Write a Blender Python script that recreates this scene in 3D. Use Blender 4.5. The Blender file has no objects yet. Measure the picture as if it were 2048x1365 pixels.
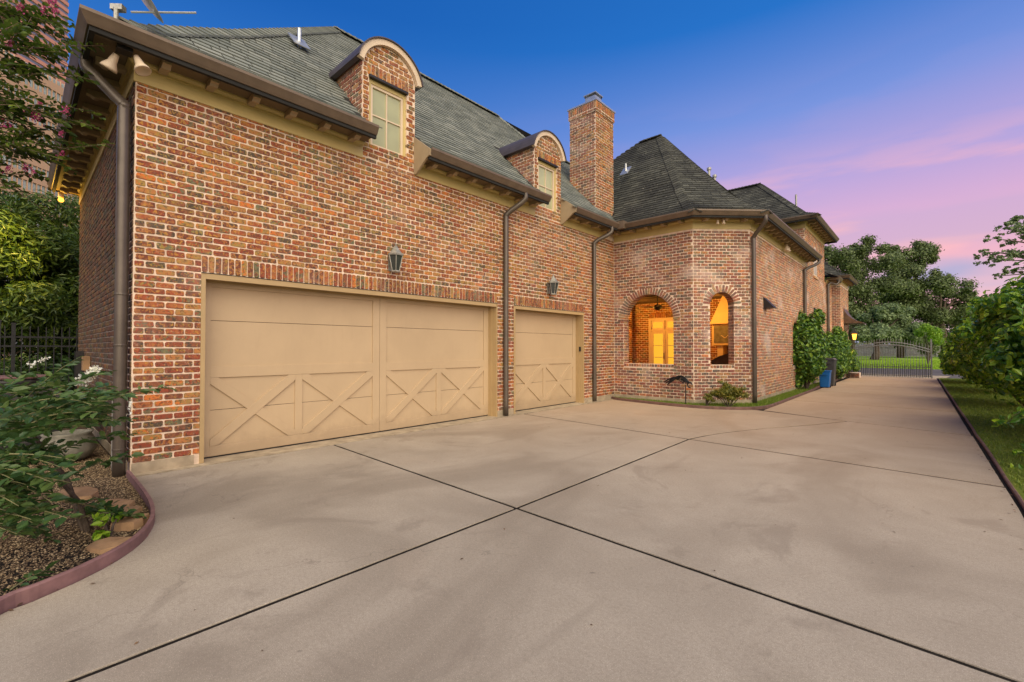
import bpy, math, random
import numpy as np
from mathutils import Matrix, Vector
random.seed(7); RNG = np.random.default_rng(11)
R = math.radians
scene = bpy.context.scene
COL = scene.collection
# ------------------------------------------------------------------ camera
YAW = 42.5
cam_d = bpy.data.cameras.new('camera'); cam = bpy.data.objects.new('camera', cam_d); COL.objects.link(cam)
cam.location = (0, 0, 1.5); cam.rotation_euler = (R(90.95), 0, R(YAW))
cam_d.sensor_width = 36; cam_d.lens = 908/2048*36; cam_d.clip_start = .05; cam_d.clip_end = 3000
scene.camera = cam
# ------------------------------------------------------------------ world
world = bpy.data.worlds.new("World"); scene.world = world; world.use_nodes = True
wt = world.node_tree; wt.nodes.clear()
def wn(t, **k):
    n = wt.nodes.new(t)
    for a, b in k.items(): setattr(n, a, b)
    return n
SUN_AZ, SUN_EL = R(-32), R(40)          # azimuth measured from +X towards +Y
w_out = wn('ShaderNodeOutputWorld')
tc = wn('ShaderNodeTexCoord')
sep = wn('ShaderNodeSeparateXYZ'); wt.links.new(tc.outputs['Generated'], sep.inputs[0])
def ramp(nt, stops, interp='EASE'):
    n = nt.nodes.new('ShaderNodeValToRGB'); cr = n.color_ramp; cr.interpolation = interp
    while len(cr.elements) < len(stops): cr.elements.new(.5)
    for e, (p, c) in zip(cr.elements, stops): e.position = p; e.color = (*c, 1)
    return n
sky_w = ramp(wt, [(0, (.88,.56,.50)), (.06, (.64,.48,.60)), (.15, (.84,.43,.53)), (.23, (.68,.40,.62)), (.31, (.44,.35,.69)), (.41, (.18,.28,.70)), (.55, (.010,.155,.56)), (1, (.0,.06,.30))], 'LINEAR')
sky_e = ramp(wt, [(0, (.66,.50,.45)), (.10, (.46,.42,.52)), (.20, (.24,.33,.62)), (.32, (.10,.26,.64)), (.44, (.02,.165,.57)), (.58, (.0,.10,.44)), (1, (.0,.06,.30))], 'LINEAR')
for n in (sky_w, sky_e): wt.links.new(sep.outputs['Z'], n.inputs[0])
# azimuth blend: the glow lies towards +X/+Y
dot = wn('ShaderNodeVectorMath', operation='DOT_PRODUCT'); dot.inputs[1].default_value = (.62, .78, 0)
wt.links.new(tc.outputs['Generated'], dot.inputs[0])
mr = wn('ShaderNodeMapRange'); mr.interpolation_type = 'SMOOTHSTEP'
mr.inputs['From Min'].default_value = -.35; mr.inputs['From Max'].default_value = .66
wt.links.new(dot.outputs['Value'], mr.inputs['Value'])
mx = wn('ShaderNodeMix', data_type='RGBA'); wt.links.new(mr.outputs[0], mx.inputs[0])
wt.links.new(sky_e.outputs[0], mx.inputs[6]); wt.links.new(sky_w.outputs[0], mx.inputs[7])
# stretched thin clouds
mp = wn('ShaderNodeMapping'); mp.inputs['Scale'].default_value = (1.3, 1.3, 7.5); mp.inputs['Rotation'].default_value = (R(5), R(-7), 0)
wt.links.new(tc.outputs['Generated'], mp.inputs[0])
nz = wn('ShaderNodeTexNoise'); nz.inputs['Scale'].default_value = 2.3; nz.inputs['Detail'].default_value = 5; nz.inputs['Roughness'].default_value = .5
wt.links.new(mp.outputs[0], nz.inputs['Vector'])
cl = wn('ShaderNodeMapRange'); cl.interpolation_type = 'SMOOTHSTEP'; cl.inputs['From Min'].default_value = .44; cl.inputs['From Max'].default_value = .57
wt.links.new(nz.outputs[0], cl.inputs['Value'])
band = ramp(wt, [(0, (.95,.95,.95)), (.19, (.95,)*3), (.27, (.45,)*3), (.36, (.05,)*3), (.5, (0,)*3)], 'EASE'); wt.links.new(sep.outputs['Z'], band.inputs[0])
mul = wn('ShaderNodeMath', operation='MULTIPLY'); wt.links.new(cl.outputs[0], mul.inputs[0]); wt.links.new(band.outputs[0], mul.inputs[1])
mx2 = wn('ShaderNodeMix', data_type='RGBA'); mx2.inputs[7].default_value = (.98, .47, .50, 1)
wt.links.new(mul.outputs[0], mx2.inputs[0]); wt.links.new(mx.outputs[2], mx2.inputs[6])
# blue-grey gaps near the horizon
nz2 = wn('ShaderNodeTexNoise'); nz2.inputs['Scale'].default_value = 1.7; nz2.inputs['Detail'].default_value = 3
mp2 = wn('ShaderNodeMapping'); mp2.inputs['Scale'].default_value = (1.2, 1.2, 6); mp2.inputs['Location'].default_value = (3.1, 1.7, 4.4); mp2.inputs['Rotation'].default_value = (R(5), R(-7), 0)
wt.links.new(tc.outputs['Generated'], mp2.inputs[0]); wt.links.new(mp2.outputs[0], nz2.inputs['Vector'])
cl2 = wn('ShaderNodeMapRange'); cl2.interpolation_type = 'SMOOTHSTEP'; cl2.inputs['From Min'].default_value = .45; cl2.inputs['From Max'].default_value = .57
wt.links.new(nz2.outputs[0], cl2.inputs['Value'])
band2 = ramp(wt, [(0, (.75,)*3), (.11, (.85,)*3), (.165, (.25,)*3), (.3, (0,)*3)]); wt.links.new(sep.outputs['Z'], band2.inputs[0])
mul2 = wn('ShaderNodeMath', operation='MULTIPLY'); wt.links.new(cl2.outputs[0], mul2.inputs[0]); wt.links.new(band2.outputs[0], mul2.inputs[1])
mx3 = wn('ShaderNodeMix', data_type='RGBA'); mx3.inputs[7].default_value = (.27, .37, .63, 1)
wt.links.new(mul2.outputs[0], mx3.inputs[0]); wt.links.new(mx2.outputs[2], mx3.inputs[6])
bg = wn('ShaderNodeBackground'); bg.inputs[1].default_value = 1.0
wt.links.new(mx3.outputs[2], bg.inputs[0])
nish = wn('ShaderNodeTexSky'); nish.sky_type = 'NISHITA'; nish.sun_disc = False; nish.sun_elevation = SUN_EL; nish.sun_rotation = math.pi/2 - SUN_AZ
bgn = wn('ShaderNodeBackground'); bgn.inputs[1].default_value = 0.012; wt.links.new(nish.outputs[0], bgn.inputs[0])
adds = wn('ShaderNodeAddShader'); wt.links.new(bg.outputs[0], adds.inputs[0]); wt.links.new(bgn.outputs[0], adds.inputs[1])
wt.links.new(adds.outputs[0], w_out.inputs[0])
# ------------------------------------------------------------------ soft dusk sun
sd = bpy.data.lights.new('sun', 'SUN'); sd.energy = 4.9; sd.angle = R(85); sd.color = (1, .87, .62)
so = bpy.data.objects.new('sun', sd); COL.objects.link(so)
sdir = Vector((math.cos(SUN_EL)*math.cos(SUN_AZ), math.cos(SUN_EL)*math.sin(SUN_AZ), math.sin(SUN_EL)))
so.rotation_euler = sdir.to_track_quat('Z', 'Y').to_euler()
vs = scene.view_settings; vs.view_transform = 'Standard'; vs.look = 'None'; vs.gamma = 1; vs.use_curve_mapping = False; vs.exposure = 0.0
scene.display_settings.display_device = 'sRGB'

# ================================================================== helpers
WL = {}
def link(name, data, parent=None, loc=(0,0,0)):
    o = bpy.data.objects.new(name, data); COL.objects.link(o)
    w = Vector(loc)
    if parent is not None:
        o.parent = parent; o.location = w - WL[parent]
    else: o.location = w
    WL[o] = w
    return o
def tag(o, label=None, cat=None, group=None, kind=None):
    if label: o['label'] = label
    if cat: o['category'] = cat
    if group: o['group'] = group
    if kind: o['kind'] = kind
    return o
def empty(name, loc, label, cat, group=None):
    return tag(link(name, None, None, loc), label, cat, group)
def raw_mesh(name, V, F, mat, smooth=False):
    me = bpy.data.meshes.new(name); me.from_pydata([tuple(v) for v in V], [], F); me.materials.append(mat)
    if smooth: me.polygons.foreach_set('use_smooth', [True]*len(me.polygons))
    me.update(); return me
def np_mesh(name, V, F, mat, attr=None, smooth=False):
    """V (n,3) array, F (m,k) int array of equal size faces"""
    me = bpy.data.meshes.new(name); m, k = F.shape
    me.vertices.add(len(V)); me.vertices.foreach_set('co', np.ascontiguousarray(V, dtype=np.float32).ravel())
    me.loops.add(m*k); me.loops.foreach_set('vertex_index', np.ascontiguousarray(F, dtype=np.int32).ravel())
    me.polygons.add(m); me.polygons.foreach_set('loop_start', np.arange(0, m*k, k, dtype=np.int32))
    me.materials.append(mat)
    if attr is not None:
        a = me.attributes.new('rnd', 'FLOAT', 'FACE'); a.data.foreach_set('value', np.asarray(attr, dtype=np.float32))
    me.update(calc_edges=True)
    me.polygons.foreach_set('use_smooth', np.full(m, smooth)); return me
def frame_of(v):
    v = Vector(v).normalized(); a = Vector((0,0,1)) if abs(v.z) < .95 else Vector((1,0,0))
    s = v.cross(a).normalized(); return s, s.cross(v).normalized()
class MB:
    def __init__(s): s.v = []; s.f = []
    def add(s, V, F):
        b = len(s.v); s.v += [tuple(p) for p in V]; s.f += [tuple(i+b for i in q) for q in F]; return s
    def box(s, a, b):
        x0,y0,z0 = a; x1,y1,z1 = b
        return s.add([(x0,y0,z0),(x1,y0,z0),(x1,y1,z0),(x0,y1,z0),(x0,y0,z1),(x1,y0,z1),(x1,y1,z1),(x0,y1,z1)],
                     [(0,3,2,1),(4,5,6,7),(0,1,5,4),(1,2,6,5),(2,3,7,6),(3,0,4,7)])
    def obox(s, c, sx, sy, sz, rz=0, tilt=0):
        M = Matrix.Rotation(rz, 3, 'Z') @ Matrix.Rotation(tilt, 3, 'Y'); c = Vector(c)
        P = [c + M @ Vector((i*sx/2, j*sy/2, k*sz/2)) for i, j, k in [(-1,-1,-1),(1,-1,-1),(1,1,-1),(-1,1,-1),(-1,-1,1),(1,-1,1),(1,1,1),(-1,1,1)]]
        return s.add(P, [(0,3,2,1),(4,5,6,7),(0,1,5,4),(1,2,6,5),(2,3,7,6),(3,0,4,7)])
    def prism(s, poly, d):            # poly: 3D points, d: extrusion vector
        n = len(poly); d = Vector(d); P = [Vector(p) for p in poly]
        return s.add(P + [p+d for p in P], [tuple(range(n))[::-1], tuple(range(n, 2*n))] + [(i, (i+1) % n, (i+1) % n+n, i+n) for i in range(n)])
    def tube(s, path, r, n=8, caps=True):
        path = [Vector(p) for p in path]; rr = r if isinstance(r, (list, tuple)) else [r]*len(path)
        b = len(s.v); a0 = None
        for i, p in enumerate(path):
            t = (path[min(i+1, len(path)-1)] - path[max(i-1, 0)]).normalized()
            if a0 is None: a0, c0 = frame_of(t)
            else:
                a0 = (a0 - t*a0.dot(t)).normalized(); c0 = a0.cross(t).normalized()
            for k in range(n):
                an = 2*math.pi*k/n; s.v.append(tuple(p + (a0*math.cos(an) + c0*math.sin(an))*rr[i]))
        for i in range(len(path)-1):
            for k in range(n): s.f.append((b+i*n+k, b+i*n+(k+1) % n, b+(i+1)*n+(k+1) % n, b+(i+1)*n+k))
        if caps: s.f.append(tuple(b+k for k in range(n))[::-1]); s.f.append(tuple(b+(len(path)-1)*n+k for k in range(n)))
        return s
    def lathe(s, c, prof, n=20, rot=0, caps=True):   # prof [(r,z)]
        b = len(s.v)
        for r, z in prof:
            for k in range(n):
                an = rot+2*math.pi*k/n; s.v.append((c[0]+r*math.cos(an), c[1]+r*math.sin(an), c[2]+z))
        for i in range(len(prof)-1):
            for k in range(n): s.f.append((b+i*n+k, b+i*n+(k+1) % n, b+(i+1)*n+(k+1) % n, b+(i+1)*n+k))
        if caps:
            s.f.append(tuple(b+k for k in range(n))[::-1]); s.f.append(tuple(b+(len(prof)-1)*n+k for k in range(n)))
        return s
    def sweep(s, path, prof):         # path xy, outward to the right of travel; prof closed [(offset,z)]
        n = len(prof); b = len(s.v); pts = [Vector((p[0], p[1])) for p in path]; m = len(pts)
        for i in range(m):
            d0 = (pts[i]-pts[i-1]).normalized() if i > 0 else None
            d1 = (pts[i+1]-pts[i]).normalized() if i < m-1 else None
            if d0 is None: d0 = d1
            if d1 is None: d1 = d0
            n0 = Vector((d0.y, -d0.x)); n1 = Vector((d1.y, -d1.x)); mm = (n0+n1).normalized(); sc = 1/max(.3, mm.dot(n0))
            for o, z in prof: s.v.append((pts[i].x+mm.x*o*sc, pts[i].y+mm.y*o*sc, z))
        for i in range(m-1):
            for k in range(n): s.f.append((b+i*n+k, b+(i+1)*n+k, b+(i+1)*n+(k+1) % n, b+i*n+(k+1) % n))
        s.f.append(tuple(b+k for k in range(n))[::-1]); s.f.append(tuple(b+(m-1)*n+k for k in range(n)))
        return s
    def build(s, name, mat, parent=None, smooth=False, bevel=0, loc=None):
        V = np.array(s.v, dtype=float); c = V.mean(0) if loc is None else np.array(loc, float)
        if loc is None and parent is None: c = np.array([V[:,0].mean(), V[:,1].mean(), V[:,2].min()])
        me = raw_mesh(name, V-c, s.f, mat, smooth)
        o = link(name, me, parent, c)
        if bevel:
            m = o.modifiers.new('bevel', 'BEVEL'); m.width = bevel; m.segments = 1; m.limit_method = 'ANGLE'
        return o

# ================================================================== materials
def M_(name):
    m = bpy.data.materials.new(name); m.use_nodes = True; nt = m.node_tree; nt.nodes.clear()
    out = nt.nodes.new('ShaderNodeOutputMaterial'); p = nt.nodes.new('ShaderNodeBsdfPrincipled'); nt.links.new(p.outputs[0], out.inputs[0])
    return m, nt, p, out
def noise(nt, scale, detail=4, rough=.55, vec=None, dist=0):
    n = nt.nodes.new('ShaderNodeTexNoise'); n.inputs['Scale'].default_value = scale; n.inputs['Detail'].default_value = detail; n.inputs['Roughness'].default_value = rough
    n.inputs['Distortion'].default_value = dist
    if vec is not None: nt.links.new(vec, n.inputs['Vector'])
    return n.outputs[0]
def geo_pos(nt, scale=None):
    g = nt.nodes.new('ShaderNodeNewGeometry').outputs['Position']
    if scale:
        mp = nt.nodes.new('ShaderNodeMapping'); mp.inputs['Scale'].default_value = scale; nt.links.new(g, mp.inputs[0]); g = mp.outputs[0]
    return g
def mix(nt, f, a, b, mode='MIX'):
    n = nt.nodes.new('ShaderNodeMix'); n.data_type = 'RGBA'; n.blend_type = mode
    for sock, val in ((0, f), (6, a), (7, b)):
        if hasattr(val, 'links') or hasattr(val, 'is_linked'): nt.links.new(val, n.inputs[sock])
        elif isinstance(val, (int, float)): n.inputs[sock].default_value = val
        else: n.inputs[sock].default_value = (*val, 1)
    return n.outputs[2]
def rng(nt, val, a, b, c=0, d=1, smooth=True):
    n = nt.nodes.new('ShaderNodeMapRange'); n.interpolation_type = 'SMOOTHSTEP' if smooth else 'LINEAR'
    nt.links.new(val, n.inputs['Value'])
    for k, v in zip(('From Min','From Max','To Min','To Max'), (a,b,c,d)): n.inputs[k].default_value = v
    return n.outputs[0]
def math_(nt, op, a, b=None):
    n = nt.nodes.new('ShaderNodeMath'); n.operation = op
    for i, v in enumerate((a, b)):
        if v is None: continue
        if isinstance(v, (int, float)): n.inputs[i].default_value = v
        else: nt.links.new(v, n.inputs[i])
    return n.outputs[0]
def bump(nt, p, h, strength=.4, dist=.01):
    b = nt.nodes.new('ShaderNodeBump'); b.inputs['Strength'].default_value = strength; b.inputs['Distance'].default_value = dist
    nt.links.new(h, b.inputs['Height']); nt.links.new(b.outputs[0], p.inputs['Normal'])
def rnd_out(nt):
    a = nt.nodes.new('ShaderNodeAttribute'); a.attribute_name = 'rnd'
    o = nt.nodes.new('ShaderNodeObjectInfo')
    return math_(nt, 'FRACT', math_(nt, 'ADD', a.outputs['Fac'], o.outputs['Random']))
def plain(name, col, rough=.6, metal=0, var=.15, scale=6, bmp=0, bscale=60, spec=.5, var2=0):
    m, nt, p, out = M_(name); pos = geo_pos(nt)
    c = mix(nt, rng(nt, noise(nt, scale, 5, .6, pos), .3, .7), tuple(x*(1-var) for x in col), tuple(min(1, x*(1+var)) for x in col))
    if var2: c = mix(nt, rng(nt, noise(nt, .8, 4, .6, pos), .35, .7, 0, var2), c, tuple(x*.55 for x in col))
    nt.links.new(c, p.inputs['Base Color']); p.inputs['Roughness'].default_value = rough; p.inputs['Metallic'].default_value = metal
    p.inputs['Specular IOR Level'].default_value = spec
    if bmp: bump(nt, p, noise(nt, bscale, 4, .6, pos), bmp, .004)
    return m
def brick_mat(name, stops, pale=0.12, dark=.35, yel=.35):
    m, nt, p, out = M_(name); r = rnd_out(nt); pos = geo_pos(nt)
    base = ramp(nt, stops, 'CONSTANT'); nt.links.new(r, base.inputs[0])
    base2 = ramp(nt, stops[::-1] if False else [(a, c) for (a, _), (_, c) in zip(stops, stops[3:]+stops[:3])], 'CONSTANT'); nt.links.new(r, base2.inputs[0])
    n1 = noise(nt, 17, 4, .65, pos); n2 = noise(nt, 38, 4, .7, pos); n3 = noise(nt, 1.1, 3, .5, pos)
    c = mix(nt, rng(nt, n1, .50, .56, 0, .9), base.outputs[0], base2.outputs[0])
    c = mix(nt, rng(nt, noise(nt, 31, 3, .6, pos, .6), .53, .58, 0, dark*1.6), c, (.050, .036, .028))
    sx = nt.nodes.new('ShaderNodeSeparateXYZ'); nt.links.new(pos, sx.inputs[0])
    up_ = rng(nt, math_(nt, 'ADD', sx.outputs['Z'], math_(nt, 'MULTIPLY', n3, 2.0)), 1.8, 5.0, .050, -.012)
    gn = math_(nt, 'SUBTRACT', noise(nt, 27, 3, .6, pos, .8), up_)
    c = mix(nt, rng(nt, gn, .535, .585, 0, min(1, yel*2.2)), c, mix(nt, rng(nt, r, .3, .6), (.50, .24, .05), (.38, .24, .055)))
    c = mix(nt, rng(nt, n2, .60, .68, 0, .5), c, (.56, .42, .31))      # mortar smear
    if pale: c = mix(nt, rng(nt, noise(nt, .9, 4, .6, geo_pos(nt, (1,1,1.4))), .50, .72, 0, pale), c, (.62, .50, .42))
    nt.links.new(c, p.inputs['Base Color']); p.inputs['Roughness'].default_value = .88; p.inputs['Specular IOR Level'].default_value = .25
    bump(nt, p, noise(nt, 70, 5, .7, pos), .55, .006)
    return m
BST = [(0, (.21,.042,.024)), (.13, (.14,.036,.024)), (.25, (.29,.090,.036)), (.36, (.18,.055,.032)), (.46, (.33,.125,.045)), (.55, (.25,.052,.026)), (.64, (.070,.046,.036)), (.72, (.26,.145,.055)), (.80, (.115,.105,.065)), (.87, (.20,.070,.036)), (.965, (.46,.12,.028))]
BST = [(a, (min(.6, c[0]*1.28+.012), c[1]*1.32+.012, c[2]*1.15+.008)) for a, c in BST]
m_brick = brick_mat('brick_front', BST)
m_brick2 = brick_mat('brick_pavilion', [(a, (c[0]*.9+.04, c[1]*1.0+.032, c[2]*1.1+.035)) for a, c in BST], .55, .4, .12)
m_brick3 = brick_mat('brick_east', [(a, (c[0]*1.2+.09, c[1]*1.2+.085, c[2]*1.2+.065)) for a, c in BST], .6, .25, .25)
m_mortar = plain('mortar', (.76,.59,.44), .95, 0, .16, 9, .6, 90, .2, .25)
m_mortar_shade = plain('mortar_dirty_shaded', (.24,.19,.16), .95, 0, .16, 9, .6, 90, .2, .25)  # grey dirty mortar, darkened further to paint in the end wall's shade
m_found = plain('foundation_concrete', (.40,.32,.22), .9, 0, .22, 5, .5, 60, .2, .3)
m_trim = plain('trim_paint', (.56,.43,.17), .5, 0, .06, 3, 0, 60, .4, .08)
m_bracket = plain('bracket_paint', (.36,.27,.16), .6, 0, .08, 3)
m_soffit = plain('soffit_paint', (.17,.125,.075), .6, 0, .08, 3, 0, 60, .3)
m_door = plain('garage_door_paint', (.50,.365,.22), .48, 0, .05, 1.6, .2, 45, .4, .10)
def _grime(m):
    nt = m.node_tree; p = next(n for n in nt.nodes if n.type == 'BSDF_PRINCIPLED'); src = p.inputs['Base Color'].links[0].from_socket
    pos = geo_pos(nt); sx = nt.nodes.new('ShaderNodeSeparateXYZ'); nt.links.new(pos, sx.inputs[0])
    hgt = math_(nt, 'ADD', sx.outputs['Z'], math_(nt, 'MULTIPLY', noise(nt, 3.5, 5, .7, pos), -.5))
    c = mix(nt, rng(nt, hgt, -.2, .10, .35, 0), src, (.20,.14,.09))
    c = mix(nt, rng(nt, noise(nt, 3, 4, .6, geo_pos(nt, (4, 4, .5))), .52, .75, 0, .07), c, (.30,.21,.12))
    nt.links.new(c, p.inputs['Base Color'])
_grime(m_door)
m_jamb = plain('jamb_paint', (.42,.29,.14), .5, 0, .05, 3, 0, 60, .4)
m_cream = plain('cream_paint', (.66,.52,.36), .5, 0, .05, 3)
m_gutter = plain('bronze_gutter', (.15,.105,.070), .50, .15, .12, 5, 0)
m_pipe = plain('bronze_downspout', (.105,.082,.062), .40, .3, .14, 4, 0)
m_darkmetal = plain('dark_metal', (.035,.032,.032), .45, .5, .2, 8)
m_iron = plain('black_iron', (.018,.018,.020), .5, .4, .2, 20)
m_copper = plain('weathered_copper', (.13,.085,.055), .5, .6, .25, 6)
m_zinc = plain('galvanised_metal', (.55,.56,.55), .4, .8, .12, 12)
m_lanternmetal = plain('patinated_lantern_metal', (.38,.37,.32), .5, .6, .3, 20)
m_gate = plain('grey_gate_iron', (.20,.20,.195), .5, .3, .2, 12)
m_dormroof = plain('dormer_roof_metal', (.075,.062,.066), .5, .2, .15, 5)
m_curb = plain('painted_curb', (.23,.125,.12), .6, 0, .18, 8, .3, 40, .3, .25)
m_edge = plain('brown_edging', (.16,.085,.065), .7, 0, .25, 8, .3, 40)
m_bark = plain('bark', (.10,.075,.055), .9, 0, .35, 12, .9, 30, .2)
m_bark_grey = plain('smooth_grey_bark', (.17,.12,.085), .8, 0, .3, 12, .5, 30, .2)
m_twig = plain('green_twig', (.16,.15,.06), .7, 0, .3, 12)
m_fencewood = plain('weathered_fence_wood', (.36,.34,.35), .9, 0, .25, 3, .4, 20, .2)
m_plastic_blue = plain('blue_plastic', (.01,.13,.42), .4, 0, .1, 4)
m_plastic_dark = plain('dark_grey_plastic', (.05,.05,.052), .45, 0, .15, 4)
m_pot = plain('aged_pot', (.19,.175,.14), .85, 0, .25, 9, .5, 30, .2)
m_ac = plain('ac_casing', (.045,.042,.04), .5, .3, .2, 9)
m_pvc = plain('grey_pvc', (.30,.28,.25), .5, 0, .1, 9)
m_stone = plain('flagstone', (.40,.24,.125), .85, 0, .28, 5, .7, 22, .3, .4)
m_beam = plain('dark_beam', (.05,.028,.016), .7, 0, .3, 9)
m_pal_floor = plain('patio_floor', (.25,.2,.15), .8)
m_plaster = plain('cream_plaster', (.70,.52,.30), .7, 0, .05, 5)
def glass_mat(name, col, rough=.08):
    m, nt, p, out = M_(name); p.inputs['Base Color'].default_value = (*col, 1); p.inputs['Roughness'].default_value = rough; p.inputs['Specular IOR Level'].default_value = .8
    c = mix(nt, rng(nt, noise(nt, 1.6, 2, .5, geo_pos(nt)), .3, .7), tuple(x*.85 for x in col), tuple(x*1.12 for x in col)); nt.links.new(c, p.inputs['Base Color'])
    return m
m_blind = glass_mat('window_with_blind', (.40,.40,.22), .25)
m_glass_d = glass_mat('dark_glass', (.05,.055,.05), .08)
m_officeglass = glass_mat('office_glass', (.42,.50,.48), .15)
m_salmon = plain('salmon_granite', (.62,.27,.20), .7, 0, .04, .02)
m_greyband = plain('grey_band_glass', (.20,.19,.26), .3, 0, .05, .02)
m_tan = plain('tan_precast', (.55,.34,.22), .8, 0, .04, .03)
def emit(name, col, st):
    m = bpy.data.materials.new(name); m.use_nodes = True; nt = m.node_tree; nt.nodes.clear()
    out = nt.nodes.new('ShaderNodeOutputMaterial'); e = nt.nodes.new('ShaderNodeEmission'); e.inputs[0].default_value = (*col, 1); e.inputs[1].default_value = st
    nt.links.new(e.outputs[0], out.inputs[0]); return m
m_bulb = emit('lit_bulb', (1, .40, .04), 4.5)
m_litpane = emit('lit_pane', (1, .47, .035), 1.1)
def leaf_mat(name, c1, c2, c3=None, trans=.3, rough=.42, spec=.4):
    m, nt, p, out = M_(name); r = rnd_out(nt)
    rp = ramp(nt, [(0, c1), (.55, c2), (1, c3 or c2)], 'LINEAR'); nt.links.new(r, rp.inputs[0])
    nt.links.new(rp.outputs[0], p.inputs['Base Color']); p.inputs['Roughness'].default_value = rough; p.inputs['Specular IOR Level'].default_value = spec
    t = nt.nodes.new('ShaderNodeBsdfTranslucent'); br = mix(nt, .5, rp.outputs[0], (c2[0]*1.5, c2[1]*1.4, c2[2]*.6)); nt.links.new(br, t.inputs[0])
    ms = nt.nodes.new('ShaderNodeMixShader'); ms.inputs[0].default_value = trans
    nt.links.new(p.outputs[0], ms.inputs[1]); nt.links.new(t.outputs[0], ms.inputs[2]); nt.links.new(ms.outputs[0], out.inputs[0])
    return m
m_leaf_hedge = leaf_mat('viburnum_leaf', (.028,.090,.014), (.12,.27,.024), (.48,.66,.045), .3, .28)
m_leaf_gard = leaf_mat('gardenia_leaf', (.025,.075,.016), (.085,.19,.025), (.30,.44,.05), .2, .28)
m_leaf_oak = leaf_mat('oak_leaf', (.06,.09,.03), (.12,.165,.055), (.20,.25,.09), .25, .5)
m_leaf_oak2 = leaf_mat('small_oak_leaf', (.09,.14,.06), (.17,.24,.10), (.26,.33,.14), .25, .5)
m_leaf_crape = leaf_mat('crape_leaf', (.035,.065,.015), (.085,.145,.025), (.22,.28,.045), .35, .35)
m_leaf_crape2 = leaf_mat('white_crape_leaf', (.030,.070,.022), (.060,.120,.035), (.12,.18,.045), .3, .35)
m_leaf_pod = leaf_mat('long_leaf', (.030,.065,.014), (.070,.12,.018), (.15,.20,.03), .3, .4)
m_leaf_lime = leaf_mat('lime_leaf', (.10,.22,.01), (.20,.36,.02), (.3,.45,.03), .35, .4)
m_leaf_az = leaf_mat('azalea_leaf', (.07,.09,.012), (.16,.17,.02), (.34,.28,.04), .3, .4)
m_white_fl = leaf_mat('white_petal', (.7,.7,.62), (.8,.8,.75), (.85,.85,.8), .2, .6)
m_pink_fl = leaf_mat('pink_petal', (.42,.04,.15), (.55,.08,.25), (.65,.25,.35), .3, .6)
m_grass = leaf_mat('grass_blade', (.09,.15,.016), (.17,.25,.025), (.30,.34,.05), .3, .5)
m_lawnblade = leaf_mat('lawn_blade', (.18,.32,.02), (.27,.43,.025), (.36,.50,.03), .3, .5)
m_pebble = leaf_mat('pebble', (.06,.038,.022), (.17,.11,.06), (.45,.33,.19), 0, .8, .3)
m_litter = leaf_mat('dry_leaf', (.06,.035,.02), (.12,.06,.03), (.2,.12,.06), .1, .7)

# concrete
def concrete():
    m, nt, p, out = M_('exposed_concrete'); pos = geo_pos(nt)
    big = noise(nt, .55, 5, .6, pos, .6); mid = noise(nt, 2.3, 5, .65, pos); fine = noise(nt, 190, 3, .7, pos); sp = noise(nt, 210, 2, .5, pos)
    c = mix(nt, rng(nt, big, .32, .68), (.355,.303,.240), (.50,.432,.345))
    c = mix(nt, rng(nt, mid, .35, .72, 0, .30), c, (.30,.25,.19))
    st = noise(nt, .35, 4, .55, geo_pos(nt, (1.3, .8, 1)), 1.0)
    c = mix(nt, rng(nt, st, .50, .66, 0, .75), c, (.235,.195,.15))
    c = mix(nt, rng(nt, noise(nt, .9, 3, .5, geo_pos(nt, (1, 1, 1)), .5), .60, .72, 0, .3), c, (.50,.41,.32))
    c = mix(nt, rng(nt, fine, .36, .66, 0, .7), c, (.25,.205,.155))
    c = mix(nt, rng(nt, sp, .60, .70, 0, .7), c, (.72,.62,.50))
    sx = nt.nodes.new('ShaderNodeSeparateXYZ'); nt.links.new(pos, sx.inputs[0])
    c = mix(nt, rng(nt, noise(nt, 48, 4, .7, pos), .42, .66, 0, .30), c, (.20,.165,.125))
    c = mix(nt, rng(nt, noise(nt, .75, 6, .7, pos, 1.2), .55, .66, 0, .45), c, (.22,.18,.14))
    vc = nt.nodes.new('ShaderNodeTexVoronoi'); vc.feature = 'DISTANCE_TO_EDGE'; vc.inputs['Scale'].default_value = .42
    wp = nt.nodes.new('ShaderNodeVectorMath'); wp.operation = 'ADD'; nn_ = nt.nodes.new('ShaderNodeTexNoise'); nn_.inputs['Scale'].default_value = 2.2; nn_.inputs['Detail'].default_value = 6
    nt.links.new(pos, nn_.inputs['Vector']); nt.links.new(pos, wp.inputs[0]); nt.links.new(nn_.outputs['Color'], wp.inputs[1]); nt.links.new(wp.outputs[0], vc.inputs['Vector'])
    crk = math_(nt, 'MULTIPLY', rng(nt, vc.outputs['Distance'], .0, .004, 1, 0), rng(nt, noise(nt, .33, 2, .5, pos),   .52, .6, 0, .32))
    c = mix(nt, crk, c, (.10,.08,.065))
    c = mix(nt, rng(nt, noise(nt, 7.5, 2, .5, pos), .74, .80, 0, .7), c, (.16,.13,.105))
    c = mix(nt, rng(nt, noise(nt, 1.3, 3, .5, geo_pos(nt, (3.2, .22, 1)), .3), .60, .74, 0, .32), c, (.24,.20,.155))
    # warmer orange-tan tint, growing further up the drive
    c = mix(nt, rng(nt, sx.outputs['Y'], 2, 15, 0, .55), c, (.56,.35,.19))
    nt.links.new(c, p.inputs['Base Color']); p.inputs['Roughness'].default_value = .82; p.inputs['Specular IOR Level'].default_value = .3
    h = math_(nt, 'ADD', fine, math_(nt, 'MULTIPLY', mid, .5)); bump(nt, p, h, .18, .004)
    return m
m_conc = concrete()
m_joint = plain('joint_filler', (.020,.016,.013), .95, 0, .3, 20, .5, 60, .1)
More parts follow.
